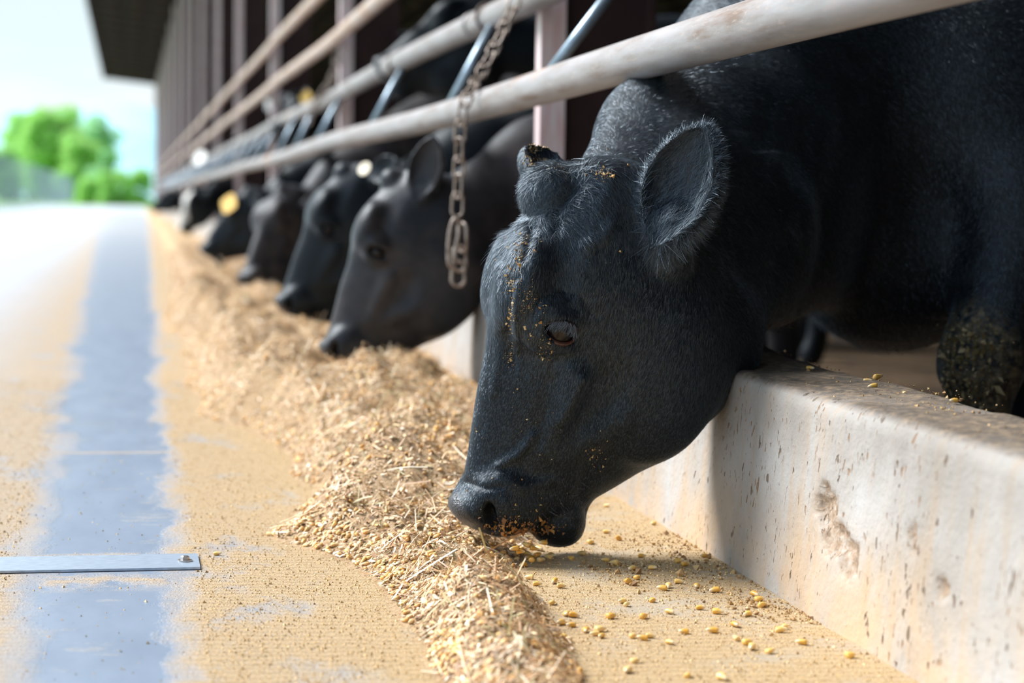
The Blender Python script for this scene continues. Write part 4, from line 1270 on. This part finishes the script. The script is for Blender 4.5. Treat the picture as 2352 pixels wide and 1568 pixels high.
cow8, H8 = cow_other(712, 214, 14.2, (-.35, .55, .76), 70, .95, 'black cow with a yellow tag holding its head up behind the second rail', M_coat, res=.016,
                     B=(2.1, 14.75, .92), heading=.2, stand=True, group='black cows standing inside the pen')
ear_tag(cow8, at(703, 224, Y=13.8), .042, M_tagy, 'yellow ear tag', True, .6)
cow9, H9 = cow_other(975, 78, 11.2, (-.90, .42), 5, .95, 'black cow standing inside the pen, ears just above the second rail', M_coat, res=.014,
                     B=(2.5, 11.3, .98), stand=True, group='black cows standing inside the pen')
cow10, H10 = cow_other(1100, -10, 8.2, (-.8, .55), 8, .95, 'black cow standing inside the pen, its head cut by the top of the frame', M_coat, res=.014,
                     B=(2.95, 8.30, .98), stand=True, group='black cows standing inside the pen')

# ================================================================== the feed
XL_Y = np.array([1.6, 2.0, 2.24, 2.6, 2.8, 3.0, 3.12, 3.25, 3.45, 3.75, 4.1, 4.5, 4.85, 5.15, 5.9, 7.0, 8.0, 8.5, 10, 13, 20, 40, 90])
XL_X = np.array([.33, .33, .33, .335, .335, .32, .27, .235, .285, .335, .335, .33, .24, .17, .15, .19, .21, .15, .18, .28, .36, .5, .6])
XR_Y = np.array([1.6, 2.2, 2.62, 2.85, 3.1, 3.3, 3.5, 3.8, 4.2, 90]); XR_X = np.array([.50, .515, .555, .545, .63, .70, .80, .91, .915, .915])
H_Y = np.array([1.6, 2.2, 2.6, 2.85, 3.1, 3.4, 3.8, 4.4, 5.2, 7, 9.5, 12, 16, 24, 40, 90]); H_H = np.array([.022, .030, .036, .022, .036, .075, .085, .095, .115, .125, .14, .11, .09, .07, .05, .03])
LUMPS = [(.475, 2.60, .07, .11, .030), (.47, 3.45, .11, .12, .060), (.38, 5.0, .10, .22, .050), (.40, 6.4, .13, .3, .05), (.30, 4.2, .07, .10, .018), (.66, 5.4, .12, .2, .04), (.56, 4.75, .12, .17, .045), (.53, 3.9, .09, .14, .025), (.29, 8.9, .12, .4, .05), (.50, 10.3, .25, .8, .05), (.42, 2.3, .04, .10, .010), (.8, 6.2, .15, .4, .03), (.47, 7.2, .1, .3, -.03)]
def feed_h(x, y):
    xl = np.interp(y, XL_Y, XL_X) + (fbm(y * 5, y * 0, 3, 21) - .5) * .07; xr = np.interp(y, XR_Y, XR_X) + (fbm(y * 6, y * 0 + 4, 3, 22) - .5) * .05 * (y < 3.9)
    w = np.minimum(.14, (xr - xl) * .45)
    pl = sstep(0, 1, (x - xl) / w); pr = np.where(y < 3.9, sstep(0, 1, (xr - x) / (w * .8)), np.clip(.5 + (xr + .05 - x) / .5, .45, 1))
    h = np.interp(y, H_Y, H_H) * (.45 + 1.1 * fbm(x * 7, y * 4.5, 3, 31))
    for cx, cy, rx, ry, a in LUMPS: h = h + a * np.exp(-((x - cx) / rx) ** 2 - ((y - cy) / ry) ** 2)
    h = h * pl * pr + .030 * (fbm(x * 38, y * 30, 3, 33) - .45) * pl * pr
    h = h * sstep(1.32, 1.5, y)
    return np.where((x > xl) & (x < xr + .001), np.maximum(h, .0), -.004)
def feed_n(x, y):
    e = .006
    gx_ = (feed_h(x + e, y) - feed_h(x - e, y)) / (2 * e); gy_ = (feed_h(x, y + e) - feed_h(x, y - e)) / (2 * e)
    n = np.stack([-gx_, -gy_, np.ones_like(gx_)], -1); return n / np.linalg.norm(n, axis=-1, keepdims=True)
def feed_mat():
    m, t, b = mat('feed_mix'); g = G(t); P = g.coord('Object')
    c = g.ramp(g.noise(P, 150, 4, .75), [(.30, (.30, .16, .055)), (.43, (.60, .38, .15)), (.55, (.78, .56, .34)), (.68, (.88, .70, .48))])
    c2 = g.ramp(g.noise(P, 10, 5, .65), [(.38, (.40, .235, .13)), (.62, (.80, .57, .35))])
    c = g.mix(.45, c, c2)
    t.links.new(c, b.inputs['Base Color']); b.inputs['Roughness'].default_value = .75
    t.links.new(g.bump(g.noise(P, 130, 5, .75), 1.0, .012), b.inputs['Normal']); return m
ys = np.concatenate([np.arange(1.3, 5.2, .010), np.arange(5.2, 9, .022), np.arange(9, 20, .07), np.arange(20, 88, .6)])
us = np.linspace(0, 1, 64); us[-1] = 1.0
Yg = ys[:, None] + 0 * us[None]; Xg = .10 + (.9285 - .10) * us[None] + 0 * Yg
Xg = np.minimum(Xg, .906)
Zg = feed_h(Xg, Yg)
K = len(us); idx = np.arange(len(ys) * K).reshape(len(ys), K)
Ff = np.stack([idx[:-1, :-1], idx[:-1, 1:], idx[1:, 1:], idx[1:, :-1]], -1).reshape(-1, 4)
Vf = np.stack([Xg, Yg, Zg], -1).reshape(-1, 3)
Ff = Ff[(Vf[Ff][:, :, 2] > -.003).any(1)]
used = np.unique(Ff); remap = -np.ones(len(Vf), int); remap[used] = np.arange(len(used))
feed = build('feed_pile', Vf[used], remap[Ff], feed_mat(), None, True, loc=(.5, 5, 0))
tag(feed, 'long windrow of corn and chopped straw feed on the alley floor beside the curb', 'feed', None, 'stuff')

def rand_rot(n):
    q = rng.normal(size=(n, 4)); q /= np.linalg.norm(q, axis=1, keepdims=True); w, x, y, z = q.T
    return np.stack([np.stack([1-2*(y*y+z*z), 2*(x*y-z*w), 2*(x*z+y*w)], -1), np.stack([2*(x*y+z*w), 1-2*(x*x+z*z), 2*(y*z-x*w)], -1), np.stack([2*(x*z-y*w), 2*(y*z+x*w), 1-2*(x*x+y*y)], -1)], 1)
def frame_from(n, yaw, tilt):
    """lay flat on the local slope, turned by yaw and tipped"""
    t = np.stack([np.cos(yaw), np.sin(yaw), 0 * yaw], -1); t = t - n * (t * n).sum(1, keepdims=True)
    t = t / np.linalg.norm(t, axis=1, keepdims=True) + n * tilt[:, None]; t /= np.linalg.norm(t, axis=1, keepdims=True)
    w = np.cross(n, t); w /= np.linalg.norm(w, axis=1, keepdims=True); u = np.cross(t, w)
    return np.stack([t, w, u], 1)
def kernel_shape(nr=7, seg=8):
    """dent corn kernel: broad flat crown tapering to the pale tip"""
    V = [(-.5, 0, 0)]; pal = [1.0]
    for i in range(nr):
        t = (i + .6) / nr; x = -.5 + t
        w = .42 * (t ** .50) * (1 - .25 * max(0, t - .75) * 4 * max(0, t - .75)) if t < .9 else .30
        h = .29 * (t ** .42) if t < .85 else .24
        for k in range(seg):
            a = 2 * math.pi * k / seg
            V.append((x, w * math.cos(a) * .95, h * math.sin(a))); pal.append(max(0, 1 - t * 2.4))
    V.append((.47, 0, 0)); pal.append(.15)
    F_ = []
    for k in range(seg): F_.append((0, 1 + (k + 1) % seg, 1 + k, 1 + k))
    for i in range(nr - 1):
        for k in range(seg):
            a = 1 + i * seg; F_.append((a + k, a + (k + 1) % seg, a + seg + (k + 1) % seg, a + seg + k))
    l = len(V) - 1; a = 1 + (nr - 1) * seg
    for k in range(seg): F_.append((a + k, a + (k + 1) % seg, l, l))
    return np.array(V), F_, np.array(pal)
KC = np.array([(.84, .50, .15), (.88, .58, .24), (.74, .38, .10), (.88, .64, .38), (.80, .46, .18), (.86, .60, .34)])
def scatter(name, n, ylo, yhi, kind, powr, label):
    """one merged mesh of many uncountable bits lying on the heap"""
    xs = []; yy = []; zz = []
    while len(xs) < n:
        u = rng.random(n * 2); y = ylo * (yhi / ylo) ** (u ** powr) ; x = rng.uniform(.08, .905, n * 2)
        z = feed_h(x, y); ok = (z > .0015)
        if kind == 'kernel': ok &= rng.random(n * 2) < (.25 + .75 * (fbm(x * 14, y * 10, 3, 51) > .54)) * np.where(z < .03, 1.0, .6)
        if kind == 'straw': ok &= rng.random(n * 2) < (.15 + .85 * (fbm(x * 9, y * 6, 3, 61) > .46)) * np.where(z > .012, 1.0, .3)
        xs += list(x[ok]); yy += list(y[ok]); zz += list(z[ok])
    x = np.array(xs[:n]); y = np.array(yy[:n]); z = np.array(zz[:n]); nn = feed_n(x, y)
    big = np.clip(y / 6, 1, 2.2)                    # far bits a little larger: clumps rather than single bits
    if kind == 'kernel':
        V0, F0, pal = kernel_shape(3, 6); Rm = frame_from(nn, rng.uniform(0, 6.28, n), rng.normal(0, .45, n)); roll = rng.random(n) < .35
        s_ = rng.uniform(.0105, .0145, n) * big ** .4
        sc3 = np.stack([s_, s_ * rng.uniform(.75, 1.05, n), s_ * rng.uniform(.8, 1.2, n)], -1)
        P = np.einsum('nvk,nkj->nvj', V0[None] * sc3[:, None], Rm) + np.stack([x, y, z + s_ * .18], -1)[:, None]
        c = KC[rng.integers(0, len(KC), n)] * rng.uniform(.85, 1.08, (n, 1))
        C = c[:, None] * (1 - pal[None, :, None] * .8) + np.array([.86, .74, .52])[None, None] * pal[None, :, None] * .8
    elif kind == 'straw':
        L = rng.lognormal(math.log(.020), .60, n).clip(.005, .085) * big ** .5; W = rng.uniform(.0004, .0014, n) * big ** .4
        Rm = frame_from(nn, rng.uniform(0, 6.28, n), rng.normal(.05, .28, n)); bend = rng.normal(0, .10, n)
        P = np.zeros((n, 8, 3))
        for j, t_ in enumerate((-.5, -.1, .2, .5)):
            P[:, 2*j, 0] = P[:, 2*j+1, 0] = t_ * L; P[:, 2*j, 1] = W * (1 - .3 * abs(t_)); P[:, 2*j+1, 1] = -P[:, 2*j, 1]
            P[:, 2*j, 2] = P[:, 2*j+1, 2] = bend * L * (.25 - t_ * t_) * 1.5; P[:, 2*j+1, 2] += W * .8
        P = np.einsum('nvk,nkj->nvj', P, Rm) + np.stack([x, y, z + .002 + np.abs(Rm[:, 0, 2]) * L * .42], -1)[:, None]
        F0 = [(0, 1, 3, 2), (2, 3, 5, 4), (4, 5, 7, 6)]
        pc = np.array([(.82, .64, .42), (.88, .76, .58), (.60, .36, .18), (.40, .22, .10), (.74, .50, .28), (.50, .44, .22), (.84, .68, .50), (.64, .40, .22)])
        C = np.repeat((pc[rng.integers(0, len(pc), n)] * rng.uniform(.8, 1.1, (n, 1)))[:, None], 8, 1)
    else:
        s_ = rng.lognormal(math.log(.0036), .55, n).clip(.0012, .011) * big ** .9
        Rm = frame_from(nn, rng.uniform(0, 6.28, n), rng.normal(0, .5, n))
        b_ = np.array([(-1, -.6, 0), (1, -.7, .25), (.9, .7, -.1), (-.8, .6, .2)]) * .5
        P = np.einsum('nvk,nkj->nvj', b_[None] * s_[:, None, None] * np.stack([rng.uniform(.8, 1.8, n), rng.uniform(.5, 1, n), rng.uniform(.4, 1.5, n)], -1)[:, None], Rm) + np.stack([x, y, z + s_ * .3], -1)[:, None]
        F0 = [(0, 1, 2, 3)]
        pc = np.array([(.72, .49, .29), (.82, .63, .44), (.50, .29, .14), (.30, .17, .085), (.88, .75, .60), (.66, .41, .20), (.42, .34, .18), (.58, .38, .20)])
        C = np.repeat((pc[rng.integers(0, len(pc), n)] * rng.uniform(.8, 1.1, (n, 1)))[:, None], 4, 1)
    nv = P.shape[1]; Fq = (np.array(F0)[None] + np.arange(n)[:, None, None] * nv).reshape(-1, 4)
    tri = Fq[:, 2] == Fq[:, 3]
    P2 = P.reshape(-1, 3)
    if tri.any():
        faces = [tuple(q[:3]) if t_ else tuple(q) for q, t_ in zip(Fq.tolist(), tri.tolist())]
    else: faces = Fq
    o = build(name, P2, faces, M_feedbits, feed, kind == 'kernel', cols=C.reshape(-1, 3)); o['kind'] = 'stuff'
    if label: o['label'] = label
    return o
M_feedbits = tinted('feed_bits', .5, .45)
scatter('corn_kernels', 6000, 1.42, 12, 'kernel', 1.35, 'yellow corn kernels')
scatter('straw_pieces', 27000, 1.42, 22, 'straw', 1.35, 'pale chopped straw')
scatter('chaff', 130000, 1.42, 20, 'chaff', 1.4, 'tan chaff and ground feed')

# a few long single stalks standing out of the heap
m_st = simple('straw_stalk', (.78, .60, .34), .5, var=.25, bscale=40)
for (a_, b_, X_) in (((868, 905), (905, 975), .56), ((895, 920), (985, 1020), .60), ((740, 1145), (830, 1215), .40), ((800, 1110), (905, 1165), .45), ((905, 985), (925, 1050), .5), ((1020, 1240), (1085, 1215), .58), ((1000, 1310), (1080, 1270), .50)):
    P_ = at(*a_, X=X_); y_ = P_[1]; Q_ = at(*b_, Y=y_ - .03)
    P_[2] = max(P_[2], float(feed_h(np.array([P_[0]]), np.array([P_[1]]))[0]) + .004); Q_[2] = max(Q_[2], float(feed_h(np.array([Q_[0]]), np.array([Q_[1]]))[0]) + .001)
    md = (P_ + Q_) / 2 + np.array([0, 0, .004])
    MB().tube([P_, md, Q_], [.0014, .0017, .0012], 6).build('stalk', m_st, feed, True)

# ground-feed grit lying over the alley floor
def grit(n):
    y = 1.9 + 4.2 * rng.random(n) ** 1.4; x = rng.uniform(-.45, .90, n)
    ok = ((x > .09) | (x < -.17) | (rng.random(n) < .05)) & (feed_h(x, y) < .001); x = x[ok]; y = y[ok]; n = len(x)
    s_ = rng.lognormal(math.log(.0011), .35, n).clip(.0006, .003)
    b_ = np.array([(-1, -.6, 0), (1, -.6, 0), (0, 1, 0), (0, 0, 1.1)])
    yaw = rng.uniform(0, 6.28, n); Rm = frame_from(np.tile([0, 0, 1.0], (n, 1)), yaw, 0 * yaw)
    P = np.einsum('nvk,nkj->nvj', b_[None] * s_[:, None, None], Rm) + np.stack([x, y, 0 * x + .0003], -1)[:, None]
    F_ = (np.array([(0, 1, 3), (1, 2, 3), (2, 0, 3)])[None] + np.arange(n)[:, None, None] * 4).reshape(-1, 3)
    pc = np.array([(.80, .56, .26), (.72, .48, .22), (.60, .40, .17), (.86, .66, .36), (.42, .26, .11)])
    C = np.repeat(pc[rng.integers(0, len(pc), n)][:, None], 4, 1)
    o = build('ground_feed_dust', P.reshape(-1, 3), F_, M_feedbits, None, False, cols=C.reshape(-1, 3), loc=(0, 3, 0))
    tag(o, 'fine tan feed grit strewn over the alley floor', 'feed dust', None, 'stuff')
grit(60000)

# dust clods along the foot of the curb
def clods(name, pts, n, sp, size, cols, label):
    Vs = []; Fs = []; Cs = []
    for _ in range(n):
        p = np.array(pts[rng.integers(len(pts))], float); q = p + rng.normal(0, 1, 3) * np.array(sp)
        q[0] = min(q[0], .900) if q[2] < .1 else q[0]
        s_ = size * rng.lognormal(0, .5); b0 = len(Vs); A_ = np.linalg.qr(rng.normal(size=(3, 3)))[0]; q[2] = p[2] + s_ * .4
        for dv in ((1,0,0),(-1,0,0),(0,1,0),(0,-1,0),(0,0,1),(0,0,-1)):
            Vs.append(q + (np.array(dv) * s_ * rng.uniform(.5, 1.1)) @ A_)
        Fs += [tuple(b0 + k for k in q_) for q_ in ((0,2,4),(2,1,4),(1,3,4),(3,0,4),(2,0,5),(1,2,5),(3,1,5),(0,3,5))]
        Cs += [cols[rng.integers(len(cols))]] * 6
    o = build(name, Vs, Fs, M_tint, None, False, cols=np.array(Cs), loc=tuple(np.mean(Vs, 0) * np.array([1, 1, 0])))
    return tag(o, label, 'crumbs', None, 'stuff')
br = [(.36, .21, .08), (.55, .36, .16), (.66, .46, .22), (.25, .14, .06), (.45, .28, .12)]
foot = [tuple(at(x, y, z=0)) for x, y in ((1530, 1240), (1545, 1260), (1560, 1290), (1600, 1310), (1640, 1340), (1700, 1370), (1750, 1400), (1800, 1420), (1400, 1300), (1480, 1330))]
clods('feed_crumbs', foot, 900, (.035, .05, 0), .0019, br, 'brown feed crumbs gathered along the foot of the curb')
topp = [tuple(at(x, y, z=.292)) for x, y in ((1850, 850), (1950, 880), (2050, 905), (2150, 940), (2250, 970), (2000, 880), (1780, 830), (2100, 905), (1720, 805), (1740, 815))]
clods('feed_crumbs', topp, 650, (.03, .06, 0), .0016, br, 'brown feed crumbs scattered along the curb top')

# ------------------------------------------------------------------ single loose kernels
def kernel_proto():
    V0, F0, pal = kernel_shape(9, 14)
    V0 = V0.copy(); dent = (V0[:, 0] > .2) & (V0[:, 2] > 0); V0[dent, 2] *= .80
    m, t, b = mat('corn_kernel'); g = G(t)
    a = N(t, 'ShaderNodeAttribute', attribute_name='pale')
    oi = N(t, 'ShaderNodeObjectInfo')
    yel = g.ramp(oi.outputs['Random'], [(0, (.72, .36, .05)), (.5, (.82, .50, .11)), (1, (.86, .60, .25))])
    c = g.mix(a.outputs['Fac'], yel, (.86, .76, .56)); t.links.new(c, b.inputs['Base Color'])
    b.inputs['Roughness'].default_value = .35; b.inputs['Subsurface Weight'].default_value = .12
    b.inputs['Subsurface Radius'].default_value = (.004, .002, .001)
    s_ = .0150
    F1 = [tuple(dict.fromkeys(q)) for q in F0]
    o = build('corn_kernel', V0 * s_, F1, m, None, True, loc=(0, 0, 0), attrs=dict(pale=pal))
    return o
loose = [(1500,1205),(1360,1248),(1335,1275),(1358,1249),(1200,1302),(1215,1285),(1497,1382),(1287,1435),(1310,1440),(1365,1460),(1380,1450),(1455,1465),(1475,1470),(1570,1455),(1460,1522),(1440,1545),(1185,1500),(1160,1495),(1235,1345),(1272,1340),(1290,1350),(1215,1330),(1085,1545),(1120,1560),
         (1440,1340),(1465,1330),(1300,1415),(1320,1418),(1450,1310),(1520,1355),(1535,1350),(1640,1360),(1690,1440),(1745,1380),(1752,1394),(1715,1415),(1290,1470),(1380,1465),(1345,1452),(1440,1392),(1610,1400),(1495,1465),(1635,1453),(1735,1370),(1795,1452),(1800,1445),(1718,1480),(1726,1492),(1955,1510),(1580,1555),(1660,1562),(1225,1372),(1270,1388),(1180,1410),(1428,1385),(1240,1265),(1268,1280),(1395,1225),(1420,1240),(1340,1190),(1395,1165),(1475,1280),(1560,1292),(1575,1300),(1615,1280),(1500,1308),(1410,1298),(1390,1290),(500,1275),(1310,1285),(1600,1350),(1560,1340),(1540,1410),(1480,1420),(1405,1420),(1650,1410),(1690,1470),(1540,1480),(1840,1480),(1770,1500)]
kp = kernel_proto(); first = True
def place_kernel(p, label, group, z0, idx_):
    global first
    o = kp if first else kp.copy()
    if not first: COL.objects.link(o)
    first = False
    s_ = rng.uniform(.85, 1.12); o.scale = (s_, s_ * rng.uniform(.85, 1.05), s_)
    o.location = (p[0], p[1], z0 + .0038 * s_); o.rotation_euler = (rng.normal(0, .35), rng.normal(0, .12), rng.uniform(0, 6.28))
    tag(o, label, 'corn kernel', group)
for i, (x, y) in enumerate(loose):
    if (x, y) == (500, 1275):
        place_kernel(at(x, y, z=0), 'lone yellow corn kernel on dusty floor beside the metal strip end', 'loose corn kernels', 0, i); continue
    p = at(x, y, z=0)
    if p[0] > .893: p[0] = .888
    if p[1] < 2.45: lb_ = 'yellow corn kernel lying loose on bare floor at the bottom edge of the frame'
    elif p[0] > .80: lb_ = 'yellow corn kernel lying against the brown crumbs at the curb foot'
    elif p[1] > 3.22: lb_ = 'yellow corn kernel on the floor behind the chin of the nearest cow'
    elif p[0] < .64 and p[1] > 2.75: lb_ = 'yellow corn kernel on the floor beside the pile, just below the muzzle'
    elif p[1] > 2.75: lb_ = 'yellow corn kernel scattered midway between the muzzle and the curb'
    elif p[0] < .66: lb_ = 'yellow corn kernel fallen on the right side of the nearest heap of feed'
    else: lb_ = 'yellow corn kernel scattered on the dusty floor toward the near curb face'
    place_kernel(p, lb_, 'loose kernels: ' + lb_[19:], 0, i)
# kernels dropping around the lips
for i, (x, y) in enumerate(((1208, 1253), (1246, 1248), (1228, 1262), (1212, 1275), (1236, 1278), (1258, 1283), (1222, 1290), (1244, 1290), (1196, 1268), (1180, 1262))):
    p = at(x, y, Y=2.96 - .004 * i); 
    z0 = max(.0, p[2] - .002)
    if z0 < .02: p = at(x, y, z=.003 if i % 2 else .008); z0 = p[2]
    place_kernel(p, 'yellow corn kernel heaped right under the lips of the nearest cow', 'corn kernels at the cow mouth', z0, i)
for i, (x, y) in enumerate(((1862, 846), (2017, 867), (1994, 875), (2003, 888), (2190, 920))):
    p = at(x, y, z=.297)
    lab = ('pale corn kernel on the curb top closest to the black head', 'bright yellow corn kernel on the back edge of the curb top', 'broken tan corn piece just left of the bright kernel on the curb', 'narrow pale corn sliver on the middle of the curb top', 'pale kernel on the curb top near the muddy knee')[i]
    place_kernel(p, lab, 'corn kernels on the curb top', .2945, i)

# ================================================================== beyond the road: wire fence and trees
M_wire = simple('galvanised_wire', (.45, .55, .62), .5, metal=.2)
wf = empty('wire_fence', (-4, 64, .2), 'grey wire panel fence along the left side of the road', 'fence')
y0, y1 = 55.0, 148.0
zb = lambda y: .06 + .24 * min(1, max(0, (y - 40) / 80))
k = 0; y = y0
while y < y1:
    ye = min(y + 2.4, y1); m = MB()
    for yy in np.arange(y, y + .1, .31):
        m.box((-4.012, yy - .007, zb(y)), (-3.993, yy + .007, 1.86))
    for z in np.arange(.3, 1.9, .16):
        m.box((-4.006, y, z - .006), (-3.994, ye, z + .006))
    m.build('wire_panel', M_wire, wf)
    MB().box((-4.03, y - .03, zb(y) - .1), (-3.97, y + .03, 1.90)).build('fence_post', M_wire, wf)
    y = ye; k += 1
MB().box((-4.045, y1 - .045, 0), (-3.955, y1 + .045, 1.95)).build('fence_post', M_wire, wf)

def leaf_mat(name, a, b_):
    m, t, bb = mat(name); g = G(t)
    c = g.mix(g.noise(g.coord('Object'), 1.2, 4), a, b_); t.links.new(c, bb.inputs['Base Color'])
    bb.inputs['Roughness'].default_value = .6
    tr = N(t, 'ShaderNodeBsdfTranslucent'); t.links.new(c, tr.inputs[0])
    ms_ = N(t, 'ShaderNodeMixShader'); ms_.inputs[0].default_value = .45
    out = t.nodes['Material Output']; t.links.new(bb.outputs[0], ms_.inputs[1]); t.links.new(tr.outputs[0], ms_.inputs[2]); t.links.new(ms_.outputs[0], out.inputs[0])
    return m
M_l1 = leaf_mat('spring_leaves', (.42, .74, .24), (.62, .92, .38)); M_l2 = leaf_mat('blue_green_leaves', (.40, .72, .42), (.56, .86, .56)); M_bark = simple('bark', (.20, .14, .10), .9, var=.5, bscale=4)
def tree(px, pyb, pyt, wpx, Y, label, ml, n=3800, blobs=18, low=.12):
    b0 = at(px, pyb, Y=Y); s_ = Y / FPX; Ht = (pyb - pyt) * s_; Wd = wpx * s_
    root = empty('tree', (b0[0], b0[1], b0[2] - .3), label, 'tree', 'trees beyond the end of the road')
    base = b0 - np.array([0, 0, .3])
    m = MB(); m.tube([base, base + np.array([.1, 0, Ht * .3]), base + np.array([.0, .1, Ht * .62])], [Ht * .035, Ht * .028, Ht * .012], 10)
    for k in range(5):
        a = k * 1.3; z0 = Ht * (.25 + .07 * k)
        m.tube([base + np.array([.05, 0, z0]), base + np.array([math.cos(a) * Wd * .15, math.sin(a) * Wd * .15, z0 + Ht * .12]), base + np.array([math.cos(a) * Wd * .3, math.sin(a) * Wd * .3, z0 + Ht * .25])], [Ht * .014, Ht * .01, Ht * .005], 7)
    m.build('trunk', M_bark, root, True)
    P = []; r0 = []
    blobs = blobs * 2
    for k in range(blobs):
        u = rng.random(); zz = low + (1 - low) * (u ** .8) * .86; rr = .38 * math.sqrt(max(.05, 1 - ((zz - .42) / .62) ** 2))
        a = rng.uniform(0, 6.28); d_ = rng.random() ** .5
        c = base + np.array([math.cos(a) * rr * Wd * d_, math.sin(a) * rr * Wd * d_, zz * Ht]); r = Wd * rng.uniform(.13, .21)
        q = rng.normal(size=(int(n * 2.2) // blobs, 3)); q /= np.linalg.norm(q, axis=1, keepdims=True); q *= r * rng.uniform(.55, 1.05, (len(q), 1)); P.append(c + q * np.array([1, 1, .85]))
    P = np.concatenate(P); n_ = len(P); Rm = rand_rot(n_); sz = Wd * .030 * rng.uniform(.7, 1.4, n_)
    b_ = np.array([(-1, 0, 0), (0, -.55, .1), (1, 0, 0), (0, .55, .1)])
    V = np.einsum('nvk,nkj->nvj', b_[None] * sz[:, None, None], Rm) + P[:, None]
    build('crown', V.reshape(-1, 3), np.arange(n_ * 4).reshape(-1, 4), ml, root, False)
tree(128, 472, 226, 175, 175, 'tall bright green tree, the highest beyond the road', M_l1, 6500, 22)
tree(70, 472, 245, 135, 180, 'bright green tree directly left of the highest one', M_l1, 5000, 18)
tree(222, 470, 250, 125, 190, 'blue-green leafy tree on the right side of the highest one', M_l2, 2600, 13)
tree(178, 470, 285, 130, 168, 'broad green tree filling the gap above the fence end', M_l1, 4500, 16)
tree(0, 474, 318, 110, 165, 'green tree cut by the left edge of the frame', M_l1, 4500, 14)
tree(238, 466, 330, 80, 160, 'small blue-green tree behind the round bush', M_l2, 2600, 12)
tree(262, 462, 385, 90, 150, 'low round green bush at the road end', M_l1, 3500, 12, 0)
tree(320, 462, 378, 80, 158, 'pale green bush against the barn end', M_l1, 3500, 12, 0)
tree(205, 462, 400, 80, 152, 'low shady bush beside the end of the wire fence', M_l1, 3000, 10, 0)
